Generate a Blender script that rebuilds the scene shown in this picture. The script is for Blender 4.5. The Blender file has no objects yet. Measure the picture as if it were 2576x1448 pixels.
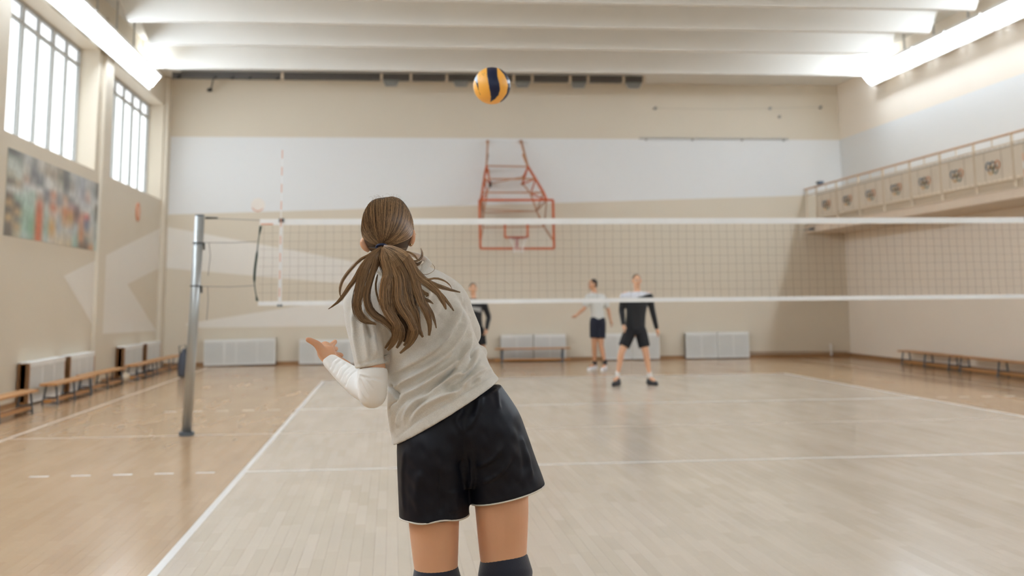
import bpy, bmesh, math, random
import numpy as np
from mathutils import Vector, Matrix

random.seed(7)
rng = np.random.default_rng(7)
scene = bpy.context.scene
COL = scene.collection

# ------------------------------------------------------------------ camera
F_PX, PPY, CAM_H = 2905.74, 311.32, 1.4517
PITCH, YAW, ROLL = 0.152446, 0.103826, -0.009511
cy_, sy_ = math.cos(YAW), math.sin(YAW)
cp_, sp_ = math.cos(PITCH), math.sin(PITCH)
cr_, sr_ = math.cos(ROLL), math.sin(ROLL)
FW = np.array([sy_*cp_, cy_*cp_, sp_])
_r0 = np.array([cy_, -sy_, 0.0]); _u0 = np.cross(_r0, FW)
RT = cr_*_r0 + sr_*_u0
UP = -sr_*_r0 + cr_*_u0
CAM = np.array([0, 0, CAM_H])

cam_d = bpy.data.cameras.new('camera')
cam = bpy.data.objects.new('camera', cam_d); COL.objects.link(cam)
M = Matrix.Identity(4)
for i in range(3):
    M[i][0] = RT[i]; M[i][1] = UP[i]; M[i][2] = -FW[i]; M[i][3] = CAM[i]
cam.matrix_world = M
cam_d.sensor_width = 36.0
cam_d.lens = F_PX/2576*36.0
cam_d.shift_y = -(724-PPY)/2576
cam_d.clip_end = 200
cam_d.dof.use_dof = True
cam_d.dof.focus_distance = 3.68
cam_d.dof.aperture_fstop = 3.0
scene.camera = cam

# ------------------------------------------------------------------ light and exposure
scene.view_settings.view_transform = 'Standard'
scene.view_settings.look = 'None'
scene.view_settings.gamma = 1.0
scene.view_settings.use_curve_mapping = False
scene.view_settings.exposure = 1.52
SKY = 4.5
scene.cycles.sample_clamp_indirect = 3.0
LAMP = 14.0
scene.cycles.diffuse_bounces = 8
scene.cycles.max_bounces = 12
world = bpy.data.worlds.new('overcast_sky'); scene.world = world
world.use_nodes = True
wn = world.node_tree.nodes['Background']
wn.inputs[0].default_value = (0.95, 0.98, 1.0, 1)
wn.inputs[1].default_value = SKY
WIN = [(-1.75, 3.3), (4.45, 9.5), (10.65, 15.7), (16.87, 21.92), (23.08, 28.13)]
XL, XR, YB, YF = -5.485, 11.50, 28.59, -5.0
FILL_WIN = [(-4.6, 0.2), (0.9, 5.7), (6.4, 11.0)]  # unseen windows added behind the camera to bring in fill light
SILL, HEAD = 3.92, 6.20
for a, b in WIN:      # sky portals in the window openings: they only guide sampling of the sky
    ld = bpy.data.lights.new('window_daylight', 'AREA'); ld.shape = 'RECTANGLE'
    ld.size = HEAD-SILL; ld.size_y = b-a; ld.cycles.is_portal = True
    lo = bpy.data.objects.new('window_daylight', ld); COL.objects.link(lo)
    lo.location = (-6.0, (a+b)/2, (SILL+HEAD)/2)
    lo.rotation_euler = (0, -math.pi/2, 0)
for a, b in FILL_WIN:  # portals of the added windows behind the camera
    ld = bpy.data.lights.new('window_daylight', 'AREA'); ld.shape = 'RECTANGLE'
    ld.size = b-a; ld.size_y = 3.4; ld.cycles.is_portal = True
    lo = bpy.data.objects.new('window_daylight', ld); COL.objects.link(lo)
    lo.location = ((a+b)/2, YF-.35, 4.5); lo.rotation_euler = (math.pi/2, 0, 0)

# ------------------------------------------------------------------ helpers
def at(px, py, Y):
    d = FW + RT*(px-1288)/F_PX - UP*(py-PPY)/F_PX
    return CAM + d*(Y/d[1])
def to_px(P):
    d = P - CAM; k = d@FW
    return 1288 + F_PX*(d@RT)/k, PPY - F_PX*(d@UP)/k

def lin(c):
    r = []
    for v in c[:3]:
        v = v/255.0
        r.append(v/12.92 if v <= 0.04045 else ((v+0.055)/1.055)**2.4)
    return (*r, 1.0)

def mat(name, rgb, rough=0.6, metal=0.0, var=0.06, scale=6.0, bump=0.0, bscale=40.0, sheen=0.0, spec=0.5, coat=0.0):
    m = bpy.data.materials.new(name); m.use_nodes = True
    nt = m.node_tree; b = nt.nodes['Principled BSDF']
    b.inputs['Roughness'].default_value = rough
    b.inputs['Metallic'].default_value = metal
    b.inputs['Specular IOR Level'].default_value = spec
    if sheen: b.inputs['Sheen Weight'].default_value = sheen
    if coat:
        b.inputs['Coat Weight'].default_value = coat; b.inputs['Coat Roughness'].default_value = 0.08
    tc = nt.nodes.new('ShaderNodeTexCoord')
    no = nt.nodes.new('ShaderNodeTexNoise'); no.inputs['Scale'].default_value = scale
    no.inputs['Detail'].default_value = 4
    nt.links.new(tc.outputs['Object'], no.inputs['Vector'])
    mx = nt.nodes.new('ShaderNodeMix'); mx.data_type = 'RGBA'
    c = lin(rgb)
    mx.inputs[6].default_value = tuple(max(0, v*(1-var)) for v in c[:3])+(1,)
    mx.inputs[7].default_value = tuple(min(1, v*(1+var)) for v in c[:3])+(1,)
    nt.links.new(no.outputs['Fac'], mx.inputs[0])
    nt.links.new(mx.outputs[2], b.inputs['Base Color'])
    if bump:
        n2 = nt.nodes.new('ShaderNodeTexNoise'); n2.inputs['Scale'].default_value = bscale
        n2.inputs['Detail'].default_value = 3
        nt.links.new(tc.outputs['Object'], n2.inputs['Vector'])
        bp = nt.nodes.new('ShaderNodeBump'); bp.inputs['Strength'].default_value = bump
        bp.inputs['Distance'].default_value = 0.01
        nt.links.new(n2.outputs['Fac'], bp.inputs['Height'])
        nt.links.new(bp.outputs['Normal'], b.inputs['Normal'])
    return m

def emit(name, rgb, s):
    m = bpy.data.materials.new(name); m.use_nodes = True
    b = m.node_tree.nodes['Principled BSDF']
    b.inputs['Base Color'].default_value = (0.8, 0.8, 0.8, 1)
    b.inputs['Emission Color'].default_value = lin(rgb)
    b.inputs['Emission Strength'].default_value = s
    return m

def attr_mat(name, rough=0.5, spec=0.5, attr='col', bump=0.0):
    m = bpy.data.materials.new(name); m.use_nodes = True
    nt = m.node_tree; b = nt.nodes['Principled BSDF']
    a = nt.nodes.new('ShaderNodeAttribute'); a.attribute_name = attr
    nt.links.new(a.outputs['Color'], b.inputs['Base Color'])
    b.inputs['Roughness'].default_value = rough
    b.inputs['Specular IOR Level'].default_value = spec
    return m

def link_mesh(name, me, material=None, parent=None, smooth=False):
    o = bpy.data.objects.new(name, me); COL.objects.link(o)
    if material is not None and not me.materials: me.materials.append(material)
    if parent is not None: o.parent = parent
    if smooth: me.polygons.foreach_set('use_smooth', [True]*len(me.polygons))
    return o

def tag(o, label=None, cat=None, group=None, kind=None):
    if label: o['label'] = label
    if cat: o['category'] = cat
    if group: o['group'] = group
    if kind: o['kind'] = kind
    return o

def empty(name, label, cat, loc=(0, 0, 0), group=None, rz=0):
    o = bpy.data.objects.new(name, None); COL.objects.link(o)
    o.location = loc; o.rotation_euler = (0, 0, rz); o.empty_display_size = 0.1
    return tag(o, label, cat, group)

class MB:
    """collects simple solids; build() links them as ONE mesh object"""
    def __init__(s): s.v = []; s.f = []
    def add(s, vs, fs):
        n = len(s.v); s.v += [tuple(float(c) for c in v) for v in vs]; s.f += [tuple(i+n for i in f) for f in fs]; return s
    def box(s, x0, x1, y0, y1, z0, z1, R=None, c=None):
        vs = [(x, y, z) for z in (z0, z1) for y in (y0, y1) for x in (x0, x1)]
        return s.add(vs, [(0, 2, 3, 1), (4, 5, 7, 6), (0, 1, 5, 4), (2, 6, 7, 3), (0, 4, 6, 2), (1, 3, 7, 5)])
    def bar(s, a, b, w, h=None, up=(0, 0, 1)):
        h = h or w
        a = Vector([float(i) for i in a]); b = Vector([float(i) for i in b]); t = (b-a).normalized(); u = Vector(up)
        if abs(t.dot(u)) > 0.98: u = Vector((0, 1, 0))
        x = t.cross(u).normalized(); z = x.cross(t)
        vs = []
        for p in (a, b):
            for i, j in ((-1, -1), (1, -1), (1, 1), (-1, 1)): vs.append(p + x*i*w/2 + z*j*h/2)
        return s.add(vs, [(0, 1, 2, 3), (7, 6, 5, 4), (0, 4, 5, 1), (1, 5, 6, 2), (2, 6, 7, 3), (3, 7, 4, 0)])
    def tube(s, pts, rad, n=10, closed=False):
        pts = [np.array(p, float) for p in pts]
        if not hasattr(rad, '__len__'): rad = [rad]*len(pts)
        m = len(pts); base = len(s.v); vs = []; prev = None
        for i, p in enumerate(pts):
            if closed: t = pts[(i+1) % m]-pts[i-1]
            else: t = pts[min(i+1, m-1)]-pts[max(i-1, 0)]
            t = t/(np.linalg.norm(t)+1e-12)
            if prev is None:
                r = np.array([0, 0, 1.0]) if abs(t[2]) < .9 else np.array([0, 1.0, 0])
                e = np.cross(t, r)
            else: e = prev - t*(prev@t)
            e = e/np.linalg.norm(e); prev = e; g = np.cross(t, e)
            for k in range(n):
                a = 2*math.pi*k/n
                vs.append(p+rad[i]*(math.cos(a)*e+math.sin(a)*g))
        fs = []
        for i in range(m if closed else m-1):
            j = (i+1) % m
            for k in range(n):
                fs.append((i*n+k, j*n+k, j*n+(k+1) % n, i*n+(k+1) % n))
        if not closed:
            fs.append(tuple(range(n))); fs.append(tuple((m-1)*n+k for k in range(n-1, -1, -1)))
        return s.add(vs, fs)
    def prism(s, poly, d):
        """closed polygon (3-D points) pushed along vector d"""
        n = len(poly); d = np.array(d, float)
        vs = [np.array(p, float) for p in poly]+[np.array(p, float)+d for p in poly]
        fs = [tuple(range(n)), tuple(range(2*n-1, n-1, -1))]+[(i, i+n, (i+1) % n+n, (i+1) % n) for i in range(n)]
        return s.add(vs, fs)
    def sphere(s, c, r, R=None, nu=16, nv=10):
        c = np.array(c, float); r = np.array(r if hasattr(r, '__len__') else (r, r, r), float)
        vs = [c + (R@np.array([0, 0, r[2]]) if R is not None else np.array([0, 0, r[2]]))]
        for i in range(1, nv):
            a = math.pi*i/nv
            for k in range(nu):
                b = 2*math.pi*k/nu
                q = np.array([math.sin(a)*math.cos(b)*r[0], math.sin(a)*math.sin(b)*r[1], math.cos(a)*r[2]])
                vs.append(c+(R@q if R is not None else q))
        q = np.array([0, 0, -r[2]]); vs.append(c+(R@q if R is not None else q))
        fs = [(0, 1+k, 1+(k+1) % nu) for k in range(nu)]
        for i in range(nv-2):
            for k in range(nu):
                a = 1+i*nu+k; b = 1+i*nu+(k+1) % nu
                fs.append((a, a+nu, b+nu, b))
        l = 1+(nv-2)*nu
        fs += [(len(vs)-1, l+(k+1) % nu, l+k) for k in range(nu)]
        return s.add(vs, fs)
    def limb(s, st, n=20, sub=4, caps=True):
        """stations (point, lateral radius, depth radius), lofted smoothly with elliptical sections and round ends"""
        P = np.array([a[0] for a in st], float)
        R_ = np.array([[a[1], a[2] if len(a) > 2 else a[1]] for a in st], float)
        Q = crom(np.hstack([P, R_]), sub)
        P = Q[:, :3]; R_ = np.maximum(Q[:, 3:], 0.0008)
        T = np.gradient(P, axis=0); T /= np.linalg.norm(T, axis=1)[:, None]+1e-12
        rows = [(P[i], T[i], R_[i]) for i in range(len(P))]
        if caps:
            r = R_[0].min(); pre = [(P[0]-T[0]*r*k, T[0], R_[0]*q) for k, q in ((.98, .15), (.8, .6), (.45, .89))]
            r = R_[-1].min(); post = [(P[-1]+T[-1]*r*k, T[-1], R_[-1]*q) for k, q in ((.45, .89), (.8, .6), (.98, .15))]
            rows = pre+rows+post
        vs = []; prev = None
        for p, t, r in rows:
            yv = np.array([0, 1.0, 0])
            e = np.cross(t, yv)
            if np.linalg.norm(e) < 0.35:
                e = prev - t*(prev@t) if prev is not None else np.cross(t, np.array([0, 0, 1.0]))
            elif prev is not None and e@prev < 0: e = -e
            e = e/np.linalg.norm(e); prev = e; g = np.cross(e, t)
            for k in range(n):
                a = 2*math.pi*k/n
                vs.append(p+e*r[0]*math.cos(a)+g*r[1]*math.sin(a))
        m = len(rows); fs = []
        for i in range(m-1):
            for k in range(n):
                fs.append((i*n+k, i*n+(k+1) % n, (i+1)*n+(k+1) % n, (i+1)*n+k))
        fs.append(tuple(range(n-1, -1, -1))); fs.append(tuple((m-1)*n+k for k in range(n)))
        return s.add(vs, fs)
    def mesh(s, name='mesh'):
        me = bpy.data.meshes.new(name); me.from_pydata(s.v, [], s.f); me.update()
        bm = bmesh.new(); bm.from_mesh(me); bmesh.ops.recalc_face_normals(bm, faces=bm.faces); bm.to_mesh(me); bm.free()
        return me
    def build(s, name, material, parent=None, smooth=False, bevel=0.0):
        me = s.mesh(name)
        if bevel:
            bm = bmesh.new(); bm.from_mesh(me)
            bmesh.ops.bevel(bm, geom=bm.edges[:]+bm.verts[:], offset=bevel, segments=2, affect='EDGES', profile=.6, clamp_overlap=True)
            bm.to_mesh(me); bm.free()
        return link_mesh(name, me, material, parent, smooth)
    def remesh(s, voxel, smooth=3):
        """union of all solids as one continuous surface"""
        me = s.mesh('tmp'); o = bpy.data.objects.new('tmp', me); COL.objects.link(o)
        md = o.modifiers.new('r', 'REMESH'); md.mode = 'VOXEL'; md.voxel_size = voxel
        dg = bpy.context.evaluated_depsgraph_get(); dg.update()
        out = bpy.data.meshes.new_from_object(o.evaluated_get(dg))
        bpy.data.objects.remove(o); bpy.data.meshes.remove(me)
        relax(out, smooth)
        return out

def crom(K, sub):
    """Catmull-Rom through rows of K"""
    K = np.array(K, float); out = []
    n = len(K)
    for i in range(n-1):
        a = K[max(i-1, 0)]; b = K[i]; c = K[i+1]; d = K[min(i+2, n-1)]
        for k in range(sub):
            t = k/sub
            out.append(.5*((2*b)+(c-a)*t+(2*a-5*b+4*c-d)*t*t+(3*b-a-3*c+d)*t**3))
    out.append(K[-1]); return np.array(out)

def get_co(me):
    a = np.empty(len(me.vertices)*3, np.float32); me.vertices.foreach_get('co', a); return a.reshape(-1, 3).astype(float)
def set_co(me, co):
    me.vertices.foreach_set('co', co.astype(np.float32).ravel()); me.update()
def get_no(me):
    a = np.empty(len(me.vertices)*3, np.float32); me.vertices.foreach_get('normal', a); return a.reshape(-1, 3).astype(float)
def relax(me, it):
    if it <= 0: return
    co = get_co(me); e = np.empty(len(me.edges)*2, np.int32); me.edges.foreach_get('vertices', e); e = e.reshape(-1, 2)
    deg = np.bincount(e.ravel(), minlength=len(co)).astype(float)[:, None]; deg[deg == 0] = 1
    for _ in range(it):
        s = np.zeros_like(co); 
        for k in range(3):
            s[:, k] = np.bincount(e[:, 0], co[e[:, 1], k], len(co))+np.bincount(e[:, 1], co[e[:, 0], k], len(co))
        co = co*.5+(s/deg)*.5
    set_co(me, co)

def copy_tree(o, parent=None):
    c = o.copy(); COL.objects.link(c)
    if parent is not None: c.parent = parent
    for ch in list(o.children): copy_tree(ch, c)
    return c

# ------------------------------------------------------------------ materials
def wall_mat(name, beige, white, side=False):
    """painted plaster: beige, with the pale band painted round the hall at fixed heights"""
    m = mat(name, beige, rough=.62, var=.03, scale=.8, bump=.08, bscale=25, spec=.3)
    nt = m.node_tree; b = nt.nodes['Principled BSDF']
    src = b.inputs['Base Color'].links[0].from_socket
    g = nt.nodes.new('ShaderNodeNewGeometry'); sp = nt.nodes.new('ShaderNodeSeparateXYZ')
    nt.links.new(g.outputs['Position'], sp.inputs[0])
    def mth(op, a, bb, cc=None):
        n = nt.nodes.new('ShaderNodeMath'); n.operation = op
        for i, v in enumerate((a, bb, cc)):
            if v is None: continue
            if isinstance(v, (int, float)): n.inputs[i].default_value = v
            else: nt.links.new(v, n.inputs[i])
        return n.outputs[0]
    low = mth('GREATER_THAN', mth('MULTIPLY_ADD', sp.outputs[0], -0.029, sp.outputs[2]), 3.755)
    top = mth('LESS_THAN', sp.outputs[2], 5.50)
    k = mth('MULTIPLY', low, top)
    mx = nt.nodes.new('ShaderNodeMix'); mx.data_type = 'RGBA'
    nt.links.new(k, mx.inputs[0]); nt.links.new(src, mx.inputs[6]); mx.inputs[7].default_value = lin(white)
    nt.links.new(mx.outputs[2], b.inputs['Base Color'])
    return m

BEIGE = (212, 201, 182); WHITE = (224, 224, 222)
M_wallband = wall_mat('painted_plaster_banded', BEIGE, WHITE)
M_wall = mat('painted_plaster_beige', BEIGE, rough=.5, var=.03, scale=.8, bump=.08, bscale=25, spec=.4)
M_white = mat('painted_plaster_white', WHITE, rough=.6, var=.02, scale=.8, bump=.06, bscale=25)
M_ceil = mat('ceiling_whitewash', (224, 221, 214), rough=.8, var=.03, scale=1.2, bump=.08, bscale=20, spec=.2)
M_base = mat('baseboard_brown', (150, 112, 74), rough=.5, var=.1)
M_winframe = mat('window_frame_grey', (176, 176, 172), rough=.5)
M_line = mat('court_line_white', (226, 224, 220), rough=.3, var=.05, scale=8)
M_lineT = mat('court_line_faded', (214, 196, 178), rough=.3, var=.05, scale=8)
M_radw = mat('radiator_white', (232, 232, 228), rough=.45, var=.02)
M_radg = mat('radiator_grille_grey', (224, 224, 220), rough=.5, var=.03)
M_wood = mat('bench_varnished_wood', (182, 128, 70), rough=.35, var=.18, scale=9)
M_woodd = mat('dark_wood', (120, 82, 46), rough=.5, var=.2, scale=9)
M_iron = mat('blue_grey_painted_iron', (84, 92, 100), rough=.5)
M_dark = mat('dark_gap', (60, 50, 42), rough=.8)
M_post = mat('post_grey_metal', (168, 170, 168), rough=.32, metal=.55, var=.04)
M_black = mat('black_metal', (38, 38, 38), rough=.5)
M_tape = mat('net_tape_white', (232, 232, 230), rough=.8)
M_netc = mat('net_cord_brown', (128, 112, 96), rough=.9)
M_rope = mat('grey_rope', (128, 122, 116), rough=.9)
M_green = mat('dark_green_sleeve', (20, 48, 40), rough=.7)
M_red = mat('antenna_red', (218, 156, 124), rough=.5)
M_orange = mat('backboard_orange_paint', (188, 82, 22), rough=.45, var=.1)
M_oldor = mat('backboard_faded_paint', (176, 128, 92), rough=.6, var=.15)
M_rim = mat('rim_red_paint', (150, 56, 30), rough=.45)
M_lamp = emit('fluorescent_tube_glow', (226, 240, 255), LAMP)
M_globe = emit('globe_lamp_glow', (236, 246, 255), LAMP*.8)
M_duct = mat('duct_grille_dark', (84, 80, 76), rough=.6, var=.15)
M_ductbox = mat('duct_outlet_grey', (128, 128, 124), rough=.45, metal=.3)
M_balc = mat('balcony_beige_paint', (206, 190, 168), rough=.55, var=.03)
M_balcp = mat('balcony_panel_paint', (214, 201, 183), rough=.55, var=.04, bump=.1)

def glass_mat(name, tint, rough=.1):
    m = bpy.data.materials.new(name); m.use_nodes = True
    nt = m.node_tree; nt.nodes.remove(nt.nodes['Principled BSDF'])
    tr = nt.nodes.new('ShaderNodeBsdfTransparent'); tr.inputs[0].default_value = (*tint, 1)
    gl = nt.nodes.new('ShaderNodeBsdfGlossy'); gl.inputs['Roughness'].default_value = rough
    mx = nt.nodes.new('ShaderNodeMixShader'); out = nt.nodes['Material Output']; mx.inputs[0].default_value = .02
    nt.links.new(tr.outputs[0], mx.inputs[1]); nt.links.new(gl.outputs[0], mx.inputs[2])
    nt.links.new(mx.outputs[0], out.inputs[0]); return m
M_glass = glass_mat('window_glass', (.40, .405, .405))
M_glassc = glass_mat('window_glass_tinted', (.36, .37, .37))  # panes of the added, unseen front windows
M_glassf = glass_mat('window_glass_dusty', (.36, .36, .36))

# parquet
def parquet_mat():
    m = bpy.data.materials.new('parquet_varnished'); m.use_nodes = True
    nt = m.node_tree; b = nt.nodes['Principled BSDF']
    N = nt.nodes.new; L = nt.links.new
    g = N('ShaderNodeNewGeometry'); sp = N('ShaderNodeSeparateXYZ'); L(g.outputs['Position'], sp.inputs[0])
    def mth(op, *a):
        n = N('ShaderNodeMath'); n.operation = op
        for i, v in enumerate(a):
            if isinstance(v, (int, float)): n.inputs[i].default_value = v
            else: L(v, n.inputs[i])
        return n.outputs[0]
    # stain colour of the playing court differs from the surround
    inside = mth('MULTIPLY', mth('MULTIPLY', mth('GREATER_THAN', sp.outputs[0], -1.283), mth('LESS_THAN', sp.outputs[0], 7.717)),
                 mth('MULTIPLY', mth('GREATER_THAN', sp.outputs[1], 4.65), mth('LESS_THAN', sp.outputs[1], 22.65)))
    at_ = N('ShaderNodeAttribute'); at_.attribute_name = 'tone'
    r1 = N('ShaderNodeValToRGB'); r2 = N('ShaderNodeValToRGB')
    for r, cs in ((r1, ((181, 148, 113), (185, 153, 118), (189, 158, 123))), (r2, ((200, 186, 168), (204, 190, 173), (208, 194, 178)))):
        e = r.color_ramp.elements; e[0].color = lin(cs[0]); e[1].color = lin(cs[2]); e[1].position = 1
        k = e.new(.5); k.color = lin(cs[1]); L(at_.outputs['Fac'], r.inputs[0])
    mx = N('ShaderNodeMix'); mx.data_type = 'RGBA'; L(inside, mx.inputs[0]); L(r1.outputs[0], mx.inputs[6]); L(r2.outputs[0], mx.inputs[7])
    mp = N('ShaderNodeMapping'); mp.inputs['Scale'].default_value = (60, 2.2, 1); L(g.outputs['Position'], mp.inputs[0])
    no = N('ShaderNodeTexNoise'); no.inputs['Scale'].default_value = 1; no.inputs['Detail'].default_value = 5; L(mp.outputs[0], no.inputs['Vector'])
    mp2 = N('ShaderNodeMapping'); mp2.inputs['Scale'].default_value = (1.6, .45, 1); L(g.outputs['Position'], mp2.inputs[0])
    n2 = N('ShaderNodeTexNoise'); n2.inputs['Scale'].default_value = 1.3; n2.inputs['Detail'].default_value = 6; L(mp2.outputs[0], n2.inputs['Vector'])
    k = mth('ADD', mth('MULTIPLY', no.outputs['Fac'], .05), mth('MULTIPLY', n2.outputs['Fac'], .18))
    k = mth('ADD', k, .885)
    m2 = N('ShaderNodeMix'); m2.data_type = 'RGBA'; m2.blend_type = 'MULTIPLY'; m2.inputs[0].default_value = 1
    cb = N('ShaderNodeCombineColor'); L(k, cb.inputs[0]); L(k, cb.inputs[1]); L(k, cb.inputs[2])
    L(mx.outputs[2], m2.inputs[6]); L(cb.outputs[0], m2.inputs[7]); L(m2.outputs[2], b.inputs['Base Color'])
    rr = mth('MULTIPLY_ADD', n2.outputs['Fac'], .12, .12)
    L(rr, b.inputs['Roughness']); b.inputs['Specular IOR Level'].default_value = .5
    bp = N('ShaderNodeBump'); bp.inputs['Strength'].default_value = .015; bp.inputs['Distance'].default_value = .004
    mp3 = N('ShaderNodeMapping'); mp3.inputs['Scale'].default_value = (9, 2.5, 1); L(g.outputs['Position'], mp3.inputs[0])
    n3 = N('ShaderNodeTexNoise'); n3.inputs['Scale'].default_value = 1; n3.inputs['Detail'].default_value = 3; L(mp3.outputs[0], n3.inputs['Vector'])
    return m
M_floor = parquet_mat()

# ------------------------------------------------------------------ floor
fl = MB().box(XL-.4, XR+.3, YF-.3, YB+.3, -.2, -.012).build('floor', M_dark); tag(fl, kind='structure')
PW = .07
def plank_mesh(lst, name):
    me = bpy.data.meshes.new(name); vs = []; fs = []; tone = []
    g = .0003; b = .0004
    for (x, y0, y1, t) in lst:
        n = len(vs); x0 = x+g; x1 = x+PW-g; a = y0+g; c = y1-g
        vs += [(x0, a, -.012), (x1, a, -.012), (x1, c, -.012), (x0, c, -.012),
               (x0, a, -b), (x1, a, -b), (x1, c, -b), (x0, c, -b),
               (x0+b, a+b, 0), (x1-b, a+b, 0), (x1-b, c-b, 0), (x0+b, c-b, 0)]
        for i in range(4):
            j = (i+1) % 4; fs.append((n+i, n+j, n+4+j, n+4+i)); fs.append((n+4+i, n+4+j, n+8+j, n+8+i))
        fs.append((n+8, n+9, n+10, n+11)); tone += [t]*12
    me.from_pydata(vs, [], fs); me.update()
    at_ = me.attributes.new('tone', 'FLOAT', 'POINT'); at_.data.foreach_set('value', np.array(tone, np.float32))
    return me
near = []; rest = []
nx = int((XR-XL)/PW)
pr = random.Random(3)
for i in range(nx+1):
    x = XL+i*PW
    y = YF + pr.random()*.9
    prevy = YF
    while prevy < YB:
        y2 = min(YB, prevy + (pr.uniform(.35, .95)))
        t = pr.random()
        (near if (y2 > 6.0 and prevy < 9.2 and -2.4 < x < 4.4) else rest).append((x, prevy, y2, t))
        prevy = y2
near.sort(key=lambda p: p[1])
def inview(p):
    u, v = to_px(np.array([p[0]+.035, (p[1]+p[2])/2, 0])); return -40 < u < 2620 and v < 1500
nv = [p for p in near if inview(p)]; nn = [p for p in near if not inview(p)]
rest += nn + nv[290:]; nv = nv[:290]
for p in nv:
    link_mesh('plank', plank_mesh([p], 'plank'), M_floor, fl)
fld = link_mesh('plank_field', plank_mesh(rest, 'plank_field'), M_floor, fl); tag(fld, kind='stuff')
X0, X1, Y0c, Y1c, YN = -1.283, 7.717, 4.653, 22.653, 13.653
def line(x0, x1, y0, y1, m=M_line, z=.0006):
    return MB().box(x0, x1, y0, y1, -.001, z).build('court_line', m, fl)
line(X0-.025, X0+.025, Y0c, Y1c, z=.0008); line(X1-.025, X1+.025, Y0c, Y1c, z=.0008)
line(X0+.025, X1-.025, Y0c-.025, Y0c+.025); line(X0+.025, X1-.025, Y1c-.05, Y1c)
for yy in (YN-3, YN+3):
    line(X0+.026, X1-.026, yy-.025, yy+.025, z=.0007)
    for k in range(5):
        a = X0-.25-.35*k; line(a-.16, a, yy-.025, yy+.025)
        a = X1+.25+.35*k; line(a, a+.16, yy-.025, yy+.025)
line(-4.20, X0-.026, YN-.025, YN+.025, M_lineT); line(X0+.026, X1-.026, YN-.025, YN+.025, M_lineT); line(X1+.026, 9.9, YN-.025, YN+.025, M_lineT)
line(-4.26, -4.205, YF+1, 27.8, M_lineT, .0009)
line(9.9, 9.95, YF+1, 27.8, M_lineT, .0009); line(-4.2, 9.9, 27.75, 27.8, M_lineT)

# ------------------------------------------------------------------ walls
T = .42
w = MB()
w.box(XL-T, XL, YF, YB, 0, SILL).box(XL-T, XL, YF, YB, HEAD, 7.5)
prev = YF
for a, b in WIN:
    w.box(XL-T, XL, prev, a, SILL, HEAD); prev = b
w.box(XL-T, XL, prev, YB, SILL, HEAD)
wl = tag(w.build('wall_left', M_wall), kind='structure')
wb = tag(MB().box(XL-T, XR+T, YB, YB+.3, 0, 7.5).build('wall_back', M_wallband), kind='structure')
wr = tag(MB().box(XR, XR+T, YF, YB, 0, 7.5).build('wall_right', wall_mat('painted_plaster_banded_right', (236, 225, 210), WHITE)), kind='structure')  # paler beige: window light falling on this wall is put into its colour
w = MB().box(XL-T, XR+T, YF-.3, YF, 0, 2.8).box(XL-T, XR+T, YF-.3, YF, 6.2, 7.5)
prev = XL-T
for a, b in FILL_WIN+[(XR+T, 0)]:
    w.box(prev, a, YF-.3, YF, 2.8, 6.2); prev = b
wf = tag(w.build('wall_front', M_wallband), kind='structure')
for i, (a, b) in enumerate(WIN[:-1]):      # pilasters between the windows
    m_ = (b+WIN[i+1][0])/2
    MB().box(XL, XL+.07, m_-.28, m_+.28, 0, 6.9).build('pilaster', M_wall, wl, bevel=.004)
MB().box(XL, XL+.10, YB-.42, YB, 0, 6.9).build('pilaster', M_wall, wl, bevel=.004)
tag(MB().box(XL+.001, XR-.001, YB-.025, YB, 0, .09).build('baseboard_back', M_base), kind='structure')
tag(MB().box(XR-.022, XR, YF, YB-.03, 0, .09).build('baseboard_right', M_base), kind='structure')
tag(MB().box(XL, XL+.022, YF, YB-.44, 0, .07).build('baseboard_left', M_base), kind='structure')

# painted shapes on the walls (thin paint layers at their real place)
def on_left(px, py):
    d = FW + RT*(px-1288)/F_PX - UP*(py-PPY)/F_PX; return CAM+d*((XL)/d[0])
M_stripe = mat('painted_pale_stripe', (226, 220, 210), rough=.5, var=.02)
MB().prism([(XL, y, z) for y, z in ((28.15, 3.24), (20.22, 1.94), (22.70, .92), (28.15, .85), (24.97, 1.88), (28.15, 2.30))], (.004, 0, 0)).build('painted_chevron', M_stripe, wl)
MB().prism([(x, YB-.004, z) for x, z in ((XL+.1, 3.30), (-.8, 2.42), (1.6, 1.9), (.6, 1.55), (1.9, .92), (-4.75, .90), (-4.9, 1.00), (-.8, 1.60), (.2, 1.74), (-.8, 1.88), (XL+.1, 2.32))], (0, .003, 0)).build('painted_ray', M_stripe, wb)
# orange round emblem on the left wall and faint round mark on the back wall
M_peach = mat('emblem_orange', (208, 140, 104), rough=.6)
def disc(mb, c, ax, r, t, n=28):
    c = np.array(c, float); pts = []
    for k in range(n):
        a = 2*math.pi*k/n
        pts.append(c+(np.array([0, math.cos(a)*r, math.sin(a)*r]) if ax == 0 else np.array([math.cos(a)*r, 0, math.sin(a)*r])))
    return mb.prism(pts, (t, 0, 0) if ax == 0 else (0, t, 0))
o = disc(MB(), (XL, 25.68, 3.44), 0, .2, .02).build('round_wall_sign', M_peach); tag(o, 'small orange round sign on the left wall under the far window', 'sign')
e = disc(MB(), (XL+.02, 25.68, 3.44), 0, .13, .004).build('emblem', mat('emblem_pale', (222, 178, 150)), o)
o = disc(MB(), (-3.26, YB-.003, 3.83), 1, .17, .003).build('round_wall_sign', mat('emblem_faint', (230, 222, 212))); tag(o, 'faint pale round sign with peach lower rim on the back wall', 'sign')
MB().tube([(-3.26+.15*math.cos(a), YB-.006, 3.83+.15*math.sin(a)) for a in np.linspace(math.pi*1.15, math.pi*1.8, 12)], .012, 6).build('painted_rim', M_peach, o)

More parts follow.
